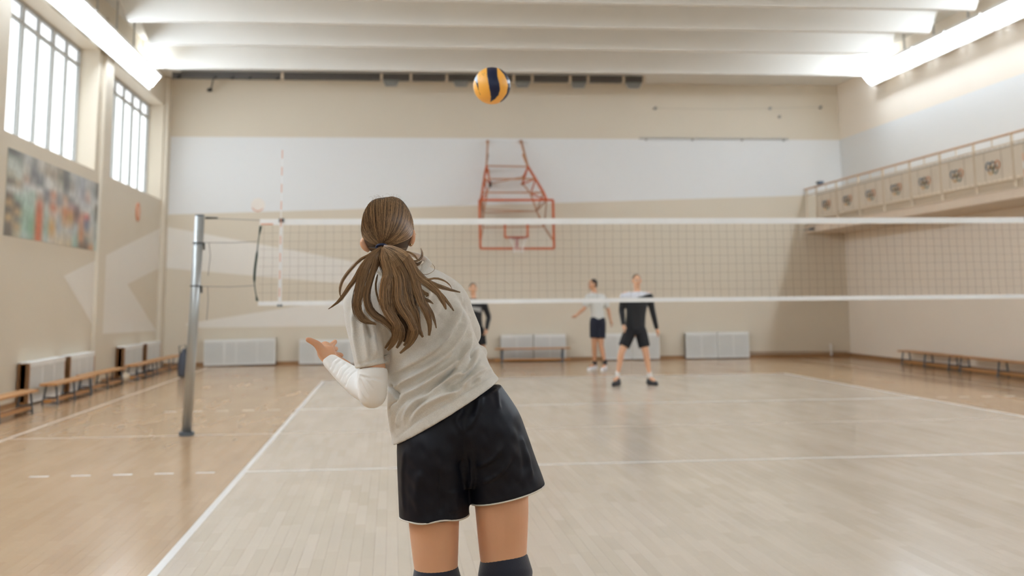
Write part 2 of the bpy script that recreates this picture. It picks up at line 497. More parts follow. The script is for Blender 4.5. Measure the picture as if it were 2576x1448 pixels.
# ------------------------------------------------------------------ ceiling with deep ribs
cl = tag(MB().box(XL-T, XR+T, YF-.3, YB+.3, 7.22, 7.5).build('ceiling', M_ceil), kind='structure')
o = MB().box(XL, XR, 25.75, YB, 6.93, 7.23).build('ceiling_edge_slab', M_ceil, cl)
ribs = [25.57, 23.14, 21.20, 19.40, 17.55, 15.7, 13.85, 12.0, 10.15, 8.3, 6.45, 4.6, 2.75, .9, -.95]
for i, y in enumerate(ribs):
    xa, xb = (XL, XR) if i == 0 else (-5.1, 10.75)
    ta, tb = (0, 0) if i == 0 else (.25, .25)
    ybk = .16
    pts = [(xa, y, 7.23), (xb, y, 7.23), (xb-tb, y+.03, 6.60), (xa+ta, y+.03, 6.60)]
    ptb = [(xa, y+ybk+.15, 7.23), (xb, y+ybk+.15, 7.23), (xb-tb, y+ybk, 6.60), (xa+ta, y+ybk, 6.60)]
    MB().add(pts+ptb, [(0, 1, 2, 3), (7, 6, 5, 4), (0, 4, 5, 1), (1, 5, 6, 2), (2, 6, 7, 3), (3, 7, 4, 0)]).build('ceiling_rib', M_ceil, cl, bevel=.01)

# ------------------------------------------------------------------ windows
for i, (a, b) in enumerate(WIN):
    xg = -5.86; tr = 5.88
    fr = MB(); fr.box(xg-.03, xg+.03, a, b, SILL, SILL+.05).box(xg-.03, xg+.03, a, b, HEAD-.05, HEAD)
    fr.box(xg-.03, xg+.03, a, a+.05, SILL+.05, HEAD-.05).box(xg-.03, xg+.03, b-.05, b, SILL+.05, HEAD-.05)
    wo = fr.build('window_%d' % (i+1), M_winframe); tag(wo, kind='structure')
    MB().box(xg-.025, xg+.025, a+.05, b-.05, tr-.03, tr+.03).build('transom', M_winframe, wo)
    n = 6; s = (b-a)/n
    for k in range(1, n):
        hw = .045 if k % 2 == 0 else .022
        MB().box(xg-.03, xg+.03, a+k*s-hw, a+k*s+hw, SILL+.05, tr-.03).build('mullion', M_winframe, wo)
        MB().box(xg-.03, xg+.03, a+k*s-hw, a+k*s+hw, tr+.03, HEAD-.05).build('mullion', M_winframe, wo)
    for k in range(n):
        y0, y1 = a+k*s+.02, a+(k+1)*s-.02
        MB().box(xg-.003, xg+.003, y0, y1, SILL+.05, tr-.03).build('pane', M_glass, wo)
        MB().box(xg-.003, xg+.003, y0, y1, tr+.03, HEAD-.05).build('pane', M_glassf, wo)

for i, (a, b) in enumerate(FILL_WIN):  # added front windows, out of view, light the hall from behind
    fr = MB(); yg = YF-.2
    fr.box(a, b, yg-.03, yg+.03, 2.8, 2.86).box(a, b, yg-.03, yg+.03, 6.14, 6.2).box(a, a+.05, yg-.03, yg+.03, 2.86, 6.14).box(b-.05, b, yg-.03, yg+.03, 2.86, 6.14)
    wo = fr.build('window_%d' % (i+6), M_winframe); tag(wo, kind='structure')
    for k in range(6):
        x0, x1 = a+(b-a)*k/6, a+(b-a)*(k+1)/6
        MB().box(x0+.02, x1-.02, yg-.003, yg+.003, 2.86, 6.14).build('pane', M_glassc, wo)
        if k: MB().box(x0-.02, x0+.02, yg-.03, yg+.03, 2.86, 6.14).build('mullion', M_winframe, wo)

# ------------------------------------------------------------------ lamps
ORD = ['first', 'second', 'third', 'fourth', 'fifth', 'sixth', 'seventh', 'eighth', 'ninth', 'tenth', 'eleventh', 'twelfth', 'thirteenth', 'fourteenth', 'fifteenth', 'sixteenth', 'seventeenth', 'eighteenth', 'nineteenth']
def strip(x, z, name, label, group, ys, sgn):
    for k, (y0, y1) in enumerate(ys):
        t = empty('fluorescent_lamp', label[0] if k == 0 else label[1], 'ceiling lamp', (x, (y0+y1)/2, z), group)
        if k: t['label'] = ORD[k]+' lamp from the far end in the '+label[1]
        L2 = (y1-y0)/2
        MB().box(-.15, .15, -L2, L2, .06, .13).build('housing', M_radw, t, bevel=.004)
        q = -sgn
        MB().prism([(q*.085, -L2+.03, .055), (q*.05, -L2+.03, -.16), (-q*.10, -L2+.03, .03), (-q*.10, -L2+.03, .055)], (0, 2*L2-.06, 0)).build('diffuser', M_lamp, t)
        MB().box(-.105 if sgn > 0 else .09, -.09 if sgn > 0 else .105, -L2, L2, -.235, .06).build('reflector', M_radw, t)
        MB().box(-.012, .012, -.03, .03, .13, (6.925 if y0 > 24.4 else 7.215)-z).build('hanger', M_winframe, t)
ysl = []; y = 25.85
while y > 0: ysl.append((y-1.42, y)); y -= 1.47
strip(XL+.22, 6.38, 'l', ('far end lamp of the glowing row over the left windows', 'glowing row over the left windows'), 'lamps over the left windows', ysl, 1)
ysr = [(a, b) for a, b in ((24.60, 26.03), (23.24, 24.54), (21.78, 23.18), (20.32, 21.72))]; y = 20.26
while y > 0: ysr.append((y-1.42, y)); y -= 1.47
strip(11.20, 6.66, 'r', ('far end lamp of the glowing row along the right wall', 'glowing row along the right wall'), 'lamps along the right wall', ysr, -1)
for (px, py), lb in (((385, 153), 'round glowing lamp at the left end of the far ceiling beam'), ((2196, 143), 'round glowing lamp at the right end of the far ceiling beam')):
    p = at(px, py, 25.35)
    t = empty('globe_lamp', lb, 'ceiling lamp', tuple(p))
    MB().sphere((0, 0, 0), .11).build('globe', M_globe, t, True)
    MB().tube([(0, 0, .09), (0, 0, 7.215-p[2])], .02, 10).build('stem', M_radw, t)

# ------------------------------------------------------------------ duct with outlets under the far ceiling
dt = empty('ventilation_duct', 'long dark slotted ventilation duct under the far ceiling edge', 'duct', (0, 27.3, 6.88))
def dlocal(mb, name, m): return mb.build(name, m, dt)
xs = [-5.0, -2.62, -.28, .42, 1.28, 2.05, 2.9, 3.35, 4.28, 4.72, 5.6, 6.10]
dlocal(MB().box(-5.2, 6.12, .16, .20, -.16, 0), 'duct_back', M_duct)
for a, b in zip(xs[:-1], xs[1:]):
    dlocal(MB().box(a+.03, b-.03, .02, .16, -.155, -.003), 'duct_section', M_duct)
    dlocal(MB().box(b-.03, b+.03, .0, .18, -.17, 0), 'duct_joint', M_balc)
for x in (-.05, 1.63, 3.12, 4.50, 5.86):
    dlocal(MB().add([(x-.19, -.01, -.17), (x+.19, -.01, -.17), (x+.19, .17, -.17), (x-.19, .17, -.17), (x-.13, .03, -.30), (x+.13, .03, -.30), (x+.13, .15, -.30), (x-.13, .15, -.30)],
        [(0, 1, 2, 3), (4, 7, 6, 5), (0, 4, 5, 1), (1, 5, 6, 2), (2, 6, 7, 3), (3, 7, 4, 0)]), 'duct_outlet', M_ductbox)
for x in (-5.05, -4.2, -3.4, -2.75, -3.8):
    dlocal(MB().bar((x, .0, -.18), (x+.12, .12, -.02), .05), 'bracket', M_black)
dlocal(MB().bar((-4.3, .6, -.02), (-4.42, 1.0, -.26), .025).bar((-4.42, 1.0, -.26), (-4.5, 1.1, -.26), .07), 'bracket', M_black)

# ------------------------------------------------------------------ back wall fittings
M_hook = mat('hook_grey', (150, 148, 142))
lg = MB().box(6.23, 10.12, YB-.06, YB-.002, 5.50, 5.53).build('wall_rail', mat('rail_grey', (176, 172, 164))); tag(lg, 'thin grey rail high on the back wall, right of the hoop', 'rail')
for x in (6.4, 7.6, 8.9, 10.0): MB().box(x-.02, x+.02, YB-.05, YB-.002, 5.46, 5.50).build('bracket', M_hook, lg)
for (x, z), lb in (((6.66, 6.29), 'small grey wall hook above the left end of the rail'), ((9.68, 6.31), 'small grey wall hook above the right of the rail, upper one'),
                   ((9.92, 6.09), 'small grey wall hook just above the rail, lower one'), ((11.03, 6.35), 'small grey wall hook near the right corner of the back wall')):
    h = MB().tube([(x, YB-.002, z), (x, YB-.03, z)], .042, 14).build('wall_hook', M_hook); tag(h, lb, 'hook')
    MB().tube([(x, YB-.03, z), (x, YB-.10, z), (x, YB-.12, z+.03)], .010, 8).build('peg', M_hook, h)
cb = MB().tube([(6.66, YB-.05, 6.29), (8.4, YB-.05, 6.27), (9.68, YB-.05, 6.31), (11.03, YB-.05, 6.35)], .003, 6).build('wall_wire', M_hook); tag(cb, 'thin wire strung between the hooks on the back wall', 'wire')
pp = MB().tube([(10.98, YB-.04, .04), (10.98, YB-.04, .28), (10.98, YB-.002, .30)], .025, 10).build('wall_pipe', M_radw); tag(pp, 'short white pipe at the foot of the back wall near right corner', 'pipe')
fp = MB().tube([(8.85, YB-.05, .14), (11.4, YB-.05, .12)], .012, 8).tube([(8.9, YB-.05, .14), (8.9, YB-.01, .14)], .02, 8).build('heating_pipe', M_base); tag(fp, 'thin brown heating pipe low along the back wall right of radiators', 'pipe')

# ------------------------------------------------------------------ radiators
def radiator(loc, rz, W, H, D, panels, label, group, tilt=0, sides=None, z0=.03):
    t = empty('radiator', label, 'radiator', (*loc, z0), group, rz)
    t.rotation_euler = (0, tilt, rz)
    # local: x along, -y to the room
    MB().box(-W/2, W/2, -D, 0, H-.02, H).build('top_plate', M_radw, t, bevel=.006)
    MB().box(-W/2, W/2, -D+.02, -.005, .02, H-.03).build('convector', M_radg, t)
    for sx in (-1, 1):
        MB().box(sx*W/2-(.02 if sx > 0 else 0), sx*W/2+(.02 if sx < 0 else 0), -D, 0, 0, H-.02).build('side_panel', sides or M_radw, t)
    fr = MB().box(-W/2+.02, W/2-.02, -D, -D+.015, 0, .04).box(-W/2+.02, W/2-.02, -D, -D+.015, H-.07, H-.02)
    fr.build('front_rail', M_radw, t)
    edges = [-W/2+.02]+[(-W/2+.02)+(W-.04)*f for f in panels]+[W/2-.02]
    for k in range(len(edges)-1):
        a, b = edges[k], edges[k+1]
        g = MB(); n = max(4, int((b-a)/.03))
        for j in range(n):
            c = a+.03+(b-a-.06)*(j+.5)/n; g.box(c-.009, c+.009, -D+.001, -D+.016, .04, H-.07)
        g.build('grille', M_radg, t)
        if k: MB().box(a-.022, a+.022, -D-.002, -D+.016, .0, H-.02).build('mullion', M_radw, t)
    return t
radiator((-3.58, 28.55), 0, 1.66, .60, .16, (.28, .45, .75), 'tilted white radiator in the far left, first right of the net post', None, tilt=-.012)
radiator((-1.38, 28.55), 0, 1.62, .56, .14, (.24, .5, .74), 'white radiator beyond the pointing hand', None)
for xa, lb in ((3.03, 'left cabinet of the white radiators behind the wooden bench under the hoop'), (3.84, 'right cabinet of the white radiators behind the wooden bench under the hoop')):
    radiator((xa, 28.55), 0, .78, .62, .14, (.5,), lb, None)
for xa, lb in ((5.52, 'left cabinet of the white radiators behind the two standing men'), (6.22, 'right cabinet of the white radiators behind the two standing men')):
    radiator((xa, 28.55), 0, .68, .62, .14, (.5,), lb, None)
for xa, lb in ((7.62, 'left cabinet of the rightmost white radiators on the back wall'), (8.43, 'right cabinet of the rightmost white radiators on the back wall')):
    radiator((xa, 28.55), 0, .79, .62, .14, (.5,), lb, None)
for (a, b), lb in (((18.03, 19.95), 'nearest white radiator on the left wall with brown wooden side'), ((20.25, 21.85), 'second white radiator on the left wall, with brown side, below the poster end'),
                   ((24.2, 25.95), 'third white radiator on the left wall, brown side, past the pilaster'), ((26.35, 27.9), 'farthest white radiator on the left wall, near the corner')):
    t = radiator((XL+.015, (a+b)/2), math.pi/2, b-a, .60, .16, (.33, .66), lb, None, sides=M_wood)
    MB().box(-(b-a)/2-.05, -(b-a)/2-.01, -.16, -.12, 0, .58).build('side_batten', M_woodd, t)
    MB().box(-(b-a)/2-.05, -(b-a)/2-.01, -.035, 0, 0, .58).build('side_batten', M_woodd, t)

# ------------------------------------------------------------------ benches
def bench(p0, p1, label, zt=.30, wd=.24, legs=3, group=None, wood=M_wood, lowlen=1.0):
    p0 = Vector(p0); p1 = Vector(p1); L_ = (p1-p0).length; c = (p0+p1)/2
    t = empty('gym_bench', label, 'bench', (c.x, c.y, 0), group, math.atan2(p1.y-p0.y, p1.x-p0.x))
    MB().box(-L_/2, L_/2, -wd/2, wd/2, zt-.032, zt).build('seat', wood, t, bevel=.006)
    MB().box(-L_/2*lowlen, L_/2*lowlen, -.05, .05, .045, .09).build('lower_beam', wood, t, bevel=.005)
    for k in range(legs):
        x = -L_/2+.18+(L_-.36)*k/(legs-1)
        m = MB()
        m.bar((x, -wd/2+.05, zt-.032), (x-.02, -wd/2+.01, .0), .035, .02)
        m.bar((x, wd/2-.05, zt-.032), (x-.02, wd/2-.01, .0), .035, .02)
        m.bar((x, -wd/2+.03, .11), (x, wd/2-.03, .11), .03, .02)
        m.bar((x-.01, -wd/2+.02, .035), (x-.01, wd/2-.02, .035), .03, .02)
        m.build('leg', M_iron, t)
    return t
bench((-5.0, 12.6), (-4.99, 17.0), 'wooden gym bench at the left picture edge, nearest of the left row', .31, legs=4)
bench((-5.02, 17.95), (-4.98, 20.1), 'wooden gym bench in front of the nearest left radiator', .32)
bench((-5.1, 20.25), (-5.02, 22.55), 'wooden gym bench in front of the second left radiator', .31)
bench((-5.0, 23.35), (-4.95, 25.0), 'wooden gym bench in front of the third left radiator', .31)
bench((-4.98, 25.15), (-4.9, 27.9), 'farthest wooden gym bench on the left, beside the corner', .31)
bench((2.46, 28.08), (4.28, 28.08), 'short wooden bench with dark legs against the back radiators', .345, .26, 2)
bench((11.22, 24.95), (11.2, 22.4), 'wooden gym bench at the right wall, the farther one', .31)
bench((11.16, 22.2), (11.12, 18.9), 'wooden gym bench at the right picture edge, the nearer one', .31)

# clutter behind the post: grey-blue sports bag, pale bundle under the benches
bg = MB(); bg.limb([((-4.22, 24.5, .08), .10, .12), ((-4.2, 24.5, .25), .12, .13), ((-4.2, 24.5, .42), .10, .1), ((-4.2, 24.5, .52), .05, .05)])
o = bg.build('sports_bag', mat('bag_blue_grey', (78, 82, 92), rough=.8), None, True); tag(o, 'blue grey sports bag standing behind the net post', 'bag')
MB().tube([(-4.27, 24.42, .45), (-4.28, 24.36, .62), (-4.15, 24.36, .64), (-4.14, 24.42, .45)], .012, 8).build('strap', M_black, o)
tw = MB(); tw.limb([((-5.02, 22.85, .07), .06, .07), ((-5.0, 22.95, .11), .075, .08), ((-5.0, 23.06, .07), .05, .06)])
o = tw.build('bundle', mat('cloth_cream', (190, 174, 150), rough=.9), None, True); tag(o, 'cream cloth bundle between the left wall benches', 'cloth')

# ------------------------------------------------------------------ poster
cols = '''
90,90,86 120,120,116 196,200,196 150,150,146 206,200,190 176,166,150 190,184,170 150,140,124 96,98,94 190,190,186 176,180,182 166,170,176 186,186,184 170,172,172 90,88,80
190,200,190 150,160,150 200,198,190 120,122,126 196,190,176 160,146,124 170,150,130 120,116,100 80,84,84 150,146,140 170,176,180 160,166,176 186,186,180 150,156,158 84,80,70
200,208,200 196,204,196 206,200,186 96,100,104 130,134,140 214,214,208 190,186,176 180,176,160 76,78,76 160,150,140 180,182,184 160,160,170 214,190,176 170,178,178 110,110,106
180,180,160 200,208,196 180,150,130 140,140,140 104,110,112 220,222,216 214,210,200 200,196,186 120,120,120 206,208,204 190,190,190 176,174,182 206,170,160 200,204,202 214,216,214
96,84,70 170,150,120 196,200,200 220,220,214 214,214,210 110,112,120 200,130,100 150,150,150 190,150,120 120,122,122 206,208,206 196,198,200 186,186,190 210,212,210 70,62,50
220,222,216 214,216,208 190,206,196 160,190,176 180,150,130 120,122,126 210,170,150 130,130,134 206,180,160 180,140,140 120,90,90 206,206,204 214,214,210 190,200,196 84,80,70
90,74,60 150,180,166 170,200,186 176,200,190 196,110,80 190,196,190 206,110,70 196,170,150 206,120,70 196,130,80 84,60,54 190,130,110 196,90,80 190,200,200 110,112,100
190,150,100 80,74,66 160,192,176 160,196,180 206,90,50 170,190,180 210,176,160 190,186,180 196,130,80 186,140,70 130,90,80 200,140,116 90,100,130 196,200,196 170,180,176
80,76,70 190,150,100 150,186,166 140,180,156 210,84,40 160,180,170 206,170,120 180,186,190 190,150,110 190,160,130 160,170,176 190,130,90 110,116,140 206,200,190 160,170,164
196,160,110 120,120,110 156,190,170 130,176,146 212,86,40 150,180,170 214,150,70 176,180,186 190,190,180 180,180,180 170,186,186 196,120,70 180,160,140 206,196,180 150,160,156
100,90,80 196,160,110 150,190,176 120,170,136 212,80,36 150,186,176 206,160,100 206,200,186 200,190,170 196,186,170 150,186,176 190,120,76 110,110,100 196,190,176 170,190,184
90,80,70 180,170,140 170,196,190 150,186,170 206,84,40 180,200,196 206,190,170 210,194,166 208,190,160 206,186,150 140,180,170 110,80,60 90,70,56 206,140,90 170,196,190
'''
grid = [[tuple(int(v) for v in c.split(',')) for c in l.split()] for l in cols.strip().split('\n')]
nr, nc = len(grid), len(grid[0])
G3 = np.array(grid, float)
py0, py1, pz0, pz1 = 17.05, 22.38, 2.45, 3.70
US, VS = 90, 44
me = bpy.data.meshes.new('poster'); vs = []; fs = []; cs = []
prg = np.random.default_rng(5)
nz1 = prg.random((VS+1, US+1, 1)); nz1 = (nz1+np.roll(nz1, 1, 0)+np.roll(nz1, 2, 0)+np.roll(nz1, 3, 0))/4
for j in range(VS+1):
    for i in range(US+1):
        y = py0+(py1-py0)*i/US; z = pz1-(pz1-pz0)*j/VS
        vs.append((XL+.012, y, z))
        fx = min(max(i/US*nc-.5, 0), nc-1.001); fy = min(max(j/VS*nr-.5, 0), nr-1.001)
        a, b = int(fx), int(fy); u, v = fx-a, fy-b
        u = u*u*(3-2*u)
        c = (G3[b, a]*(1-u)+G3[b, a+1]*u)*(1-v)+(G3[b+1, a]*(1-u)+G3[b+1, a+1]*u)*v
        c = c*(.78+.4*nz1[j, i, 0])
        # faint sweeping ribbons across the picture
        cs.append(lin(np.clip((c*.72+np.array([188, 187, 182])*.28)*1.0, 0, 255)))
for j in range(VS):
    for i in range(US):
        a = j*(US+1)+i; fs.append((a, a+1, a+US+2, a+US+1))
me.from_pydata(vs, [], fs); me.update()
ca = me.color_attributes.new('col', 'FLOAT_COLOR', 'POINT'); ca.data.foreach_set('color', np.array(cs, np.float32).ravel())
po = MB().box(XL+.001, XL+.011, py0, py1, pz0, pz1).build('poster', mat('poster_board', (190, 190, 180))); tag(po, 'long colourful sports photo poster on the left wall under the window', 'poster')
link_mesh('print', me, attr_mat('poster_print', rough=.5), po)

# ------------------------------------------------------------------ balcony on the right wall
bc = empty('balcony', 'beige spectator balcony with ring emblem railing on the right wall', 'balcony', (XR, 20, 3.1))
def bl(mb, name, m, **k):
    o = mb.build(name, m, None, **k); o.parent = bc; o.matrix_parent_inverse = Matrix.Translation((-XR, -20, -3.1)); return o
BX = 10.50; BY0, BY1 = 6.0, YB
bl(MB().box(BX, XR, BY0, BY1-.001, 3.09, 3.27), 'slab', M_balc)
bl(MB().box(BX-.03, BX+.05, BY0, BY1-.002, 3.10, 3.28), 'fascia', mat('fascia_pale', (226, 208, 188)))
bl(MB().box(BX-.05, BX-.031, BY0, BY1-.002, 3.26, 3.285), 'fascia_lip', M_balc)
bl(MB().tube([(BX, BY0, 4.21), (BX, BY1-.01, 4.21)], .022, 8), 'top_rail', mat('rail_tan', (186, 150, 116)))
bl(MB().box(BX-.012, BX+.012, BY0, BY1-.01, 4.035, 4.06), 'mid_rail', M_balc)
bl(MB().box(BX-.012, BX+.012, BY0, BY1-.01, 3.42, 3.445), 'bottom_rail', M_balc)
bl(MB().box(BX+.06, BX+.08, BY0, BY1-.01, 3.27, 3.44), 'toe_board', mat('toe_board', (188, 172, 150)))
M_mesh = mat('panel_mesh', (180, 166, 146))
RC = [(96, 118, 140), (104, 106, 104), (202, 138, 92), (206, 162, 92), (110, 132, 124)]
M_rings = [mat('ring_%d' % i, c, rough=.5) for i, c in enumerate(RC)]
k = 0; y = 27.75
ystart = []
yy = 28.45
posts = [28.45]+[27.77-1.318*i for i in range(17)]
for i in range(len(posts)):
    y = posts[i]
    if y < BY0+.1: break
    bl(MB().box(BX-.02, BX+.02, y-.018, y+.018, 3.27, 4.20), 'rail_post', M_balc)
    if i+1 < len(posts) and posts[i+1] > BY0 and i > 0:
        yb = posts[i+1]; c = (y+yb)/2
        bl(MB().box(BX-.008, BX+.008, c-.012, c+.012, 4.055, 4.20), 'short_post', M_balc)
        pn = bl(MB().box(BX-.006, BX+.006, yb+.03, y-.03, 3.47, 4.01), 'panel', M_balcp)
        bl(MB().box(BX-.010, BX-.006, c-.30, c-.28, 3.48, 4.0).box(BX-.010, BX-.006, c+.28, c+.30, 3.48, 4.0).box(BX-.010, BX-.006, yb+.03, y-.03, 3.98, 4.01), 'panel_trim', M_mesh)
        if c > 9:
            for q, (dy, dz) in enumerate(((.16, .03), (0, .03), (-.16, .03), (.08, -.045), (-.08, -.045))):
                dy = dy*1.0
                ring = [(BX-.016, c+dy+.072*math.cos(a), 3.70+dz+.072*math.sin(a)) for a in np.linspace(0, 2*math.pi, 20, endpoint=False)]
                r = MB().tube(ring, .010, 6, closed=True).build('ring', M_rings[[0, 1, 2, 3, 4][q]], pn)
            
        # cords of the mesh above the panel
for i in range(len(posts)-1):
    if 0 < i and posts[i+1] > 8:
        m = MB(); y0_, y1_ = posts[i+1]+.05, posts[i]-.05
        n = 7
        for j in range(n+1):
            yy = y0_+(y1_-y0_)*j/n; m.box(BX-.004, BX+.004, yy-.003, yy+.003, 3.445, 4.035)
        bl(m, 'panel_bars', M_mesh)
o = MB().box(10.44, 10.56, 27.4, 27.55, 4.235, 4.31).build('wall_speaker', mat('device_dark', (90, 104, 120))); tag(o, 'small dark device standing on the far end of the balcony rail', 'device')
MB().tube([(10.44, 27.47, 4.275), (10.40, 27.47, 4.275)], .025, 12).build('lens', M_black, o)
o = MB().box(10.40, 10.445, 27.9, 28.15, 3.14, 3.20).build('conduit_box', M_iron); tag(o, 'small dark conduit box on the balcony fascia near the back wall', 'box')
MB().tube([(10.42, 28.15, 3.17), (10.42, 28.55, 3.17)], .01, 8).build('conduit', M_iron, o)

# ------------------------------------------------------------------ basketball hoop frame
hp = empty('basketball_hoop', 'orange framed basketball backboard with hoop on a wall truss', 'basketball hoop', (2.95, 27.2, 2.5))
inv = Matrix.Translation((-2.95, -27.2, -2.5))
def hb(mb, name, m, **k):
    o = mb.build(name, m, None, **k); o.parent = hp; o.matrix_parent_inverse = inv; return o
YFR = 27.0
def fp_(px, py, Y=YFR): return at(px, py, Y)
A, B, C, D = fp_(1206, 503), fp_(1391, 503), fp_(1394, 625), fp_(1208, 625)
for a, b in ((A, B), (B, C), (C, D), (D, A)): hb(MB().bar(a, b, .05, .07, up=(0, 1, 0)), 'frame_bar', M_orange)
z = lambda v: np.array(v)
hb(MB().prism([A+z((.03, .012, -.03)), B+z((-.03, .012, -.03)), C+z((-.03, .012, .03)), D+z((.03, .012, .03))], (0, .008, 0)), 'clear_board', glass_mat('acrylic', (.97, .97, .97)))
s0, s1, s2, s3 = fp_(1270, 556), fp_(1327, 556), fp_(1327, 597), fp_(1270, 597)
for a, b in ((s0, s1), (s1, s2), (s2, s3), (s3, s0)): hb(MB().bar(a, b, .045, .03, up=(0, 1, 0)), 'target_square', M_orange)
rc = fp_(1299, 600); rc = rc + z((0, -.40, 0))
hb(MB().tube([rc+.225*z((math.cos(a), math.sin(a), 0)) for a in np.linspace(0, 2*math.pi, 28, endpoint=False)], .012, 8, closed=True), 'rim', M_rim)
hb(MB().bar(rc+z((0, .22, 0)), rc+z((0, .39, 0)), .14, .03).bar(fp_(1300, 598), fp_(1300, 624), .07, .04, up=(0, 1, 0)), 'rim_bracket', M_rim)
nm = MB()
for k in range(12):
    a = 2*math.pi*k/12; b = 2*math.pi*(k+1)/12
    for s in (a, b):
        nm.tube([rc+z((.22*math.cos(a), .22*math.sin(a), 0)), rc+z((.16*math.cos(s+.2), .16*math.sin(s+.2), -.13)), rc+z((.12*math.cos(a), .12*math.sin(a), -.24)), rc+z((.11*math.cos(s), .11*math.sin(s), -.34))], .003, 4)
hb(nm, 'hoop_net', M_tape)
YW = 28.45
uL = [fp_(1227, 355, YW), fp_(1224, 417, 28.2), fp_(1218, 450, 27.8), fp_(1213, 484, 27.3), fp_(1210, 503, 27.03)]
uR = [fp_(1311, 355, YW), fp_(1328, 419, 28.2), fp_(1347, 450, 27.8), fp_(1367, 484, 27.3), fp_(1375, 503, 27.03)]
lL = [fp_(1228, 428, YW), fp_(1233, 462, YW), fp_(1225, 486, YW), fp_(1217, 535, 28.3), fp_(1215, 572, 28.0), fp_(1210, 600, 27.1)]
lR = [fp_(1317, 444, YW), fp_(1315, 462, YW), fp_(1335, 487, YW), fp_(1350, 531, 28.3), fp_(1369, 570, 28.0), fp_(1389, 601, 27.1)]
for U in (uL, uR):
    hb(MB().bar(U[0], U[1], .04), 'chord', M_oldor)
    for a, b in zip(U[1:-1], U[2:]): hb(MB().bar(a, b, .045), 'chord', M_orange)
for p in (uL[0], uR[0], lL[0], lR[0], lL[1], lR[1]): hb(MB().bar(p, z((p[0], YB-.002, p[2])), .06, .06), 'wall_bracket', M_oldor)
for Lc in (lL, lR):
    for a, b in zip(Lc[:-1], Lc[1:]): hb(MB().bar(a, b, .035), 'chord', M_oldor)
for U, Lc in ((uL, lL), (uR, lR)):
    for i, j in ((1, 0), (1, 1), (2, 1), (2, 2), (3, 2), (4, 2), (3, 3), (4, 3), (4, 4)): hb(MB().bar(U[i], Lc[j], .028), 'strut', M_orange if j < 3 else M_oldor)
for i in (1, 2, 3): hb(MB().bar(uL[i], uR[i], .035), 'crossbar', M_oldor)
hb(MB().bar(lL[1], lR[0], .02).bar(lL[3]+z((0, 0, .09)), lR[3], .025), 'crossbar', M_oldor)
for i in (3, 4): hb(MB().bar(lL[i], lR[i], .03), 'crossbar', M_oldor)
for i in (0,): hb(MB().bar(fp_(1315, 388, YW), uR[1], .04), 'strut', M_oldor)
hb(MB().bar(fp_(1228, 388, YW), uL[1], .03).bar(lL[1]+z((0, -.02, .05)), lL[1]+z((0, -.02, -.09)), .06), 'strut', M_black)

# ------------------------------------------------------------------ net posts and net
def net_post(xb, xt, label, sgn):
    t = empty('net_post', label, 'post', (xb, YN, 0))
    dx = xt-xb
    MB().tube([(0, 0, .035), (dx, 0, 2.46)], .055, 24).build('pole', M_post, t, True)
    MB().tube([(0, 0, 0), (0, 0, .04)], .085, 24).build('floor_collar', M_iron, t)
    MB().tube([(dx, 0, 2.46), (dx, 0, 2.475)], .052, 24).build('cap', M_iron, t)
    for zz in (2.15, 1.66):
        q = dx*zz/2.46
        MB().tube([(q+.058*math.cos(a), .058*math.sin(a), zz) for a in np.linspace(0, 2*math.pi, 20, endpoint=False)], .007, 6, closed=True).build('rope_loop', M_black, t)
        MB().tube([(q+sgn*.065, 0, zz), (q+sgn*.07, 0, zz-.08)], .011, 8).build('hook', M_black, t)
    return t
net_post(-2.285, -2.215, 'grey steel volleyball net post, the left one', 1)
net_post(8.72, 8.66, 'grey steel volleyball net post, the right one', -1)
NX0, NX1, NB = -1.53, 7.97, 1.43
def ntop(x):
    u = (x-3.22)/4.75; return 2.425+.0*u*u
nt_ = empty('volleyball_net', 'brown volleyball net with white top and bottom tapes', 'net', (3.22, YN, 1.43))
ninv = Matrix.Translation((-3.22, -YN, -1.43))
def nb(mb, name, m, **k):
    o = mb.build(name, m, None, **k); o.parent = nt_; o.matrix_parent_inverse = ninv; return o
def ribbon(x0, x1, f, h, th=.008, n=40):
    mb = MB(); vs = []; fs = []
    for i in range(n+1):
        x = x0+(x1-x0)*i/n; zt = f(x)
        yy = YN+.003*math.sin(x*3.1)
        vs += [(x, yy-th/2, zt), (x, yy+th/2, zt), (x, yy+th/2, zt-h), (x, yy-th/2, zt-h)]
    for i in range(n):
        a = i*4
        for k in range(4): fs.append((a+k, a+(k+1) % 4, a+4+(k+1) % 4, a+4+k))
    fs += [(0, 1, 2, 3), tuple(n*4+k for k in (3, 2, 1, 0))]
    return mb.add(vs, fs)
nb(ribbon(NX0, NX1, lambda x: ntop(x), .07), 'top_tape', M_tape)
nb(ribbon(NX0, NX1, lambda x: NB+.05, .05), 'bottom_tape', M_tape)
nmb = MB(); c = .0011
x = NX0+.05
while x < NX1-.02:
    wv = [((x+.004*math.sin(x*7+zz*9)), YN+.004*math.sin(x*5+zz*4), zz) for zz in np.linspace(NB+.04, ntop(x)-.065, 5)]
    for a, b in zip(wv[:-1], wv[1:]): nmb.bar(a, b, 2*c)
    x += .1
for k in range(1, 9):
    zz0 = NB+.05+k*.0985
    pts = [(x, YN+.004*math.sin(x*5+zz0*4), zz0+.004*math.sin(x*2.3+k)) for x in np.linspace(NX0, NX1, 48)]
    for a, b in zip(pts[:-1], pts[1:]): nmb.bar(a, b, 2*c)
tag(nb(nmb, 'net_mesh', M_netc), kind='stuff')
for xs_ in (X0, X1+.13):
    nb(MB().box(xs_-.05+.03, xs_+.05-.03, YN-.007, YN+.007, NB+.0, ntop(xs_)), 'side_tape', M_tape)
    nb(MB().box(xs_-.03, xs_+.03, YN-.01, YN+.01, ntop(xs_)-.04, ntop(xs_)+.005), 'buckle', M_iron)
    nb(MB().box(xs_-.03, xs_+.03, YN-.01, YN+.01, NB-.012, NB+.012), 'buckle', M_iron)
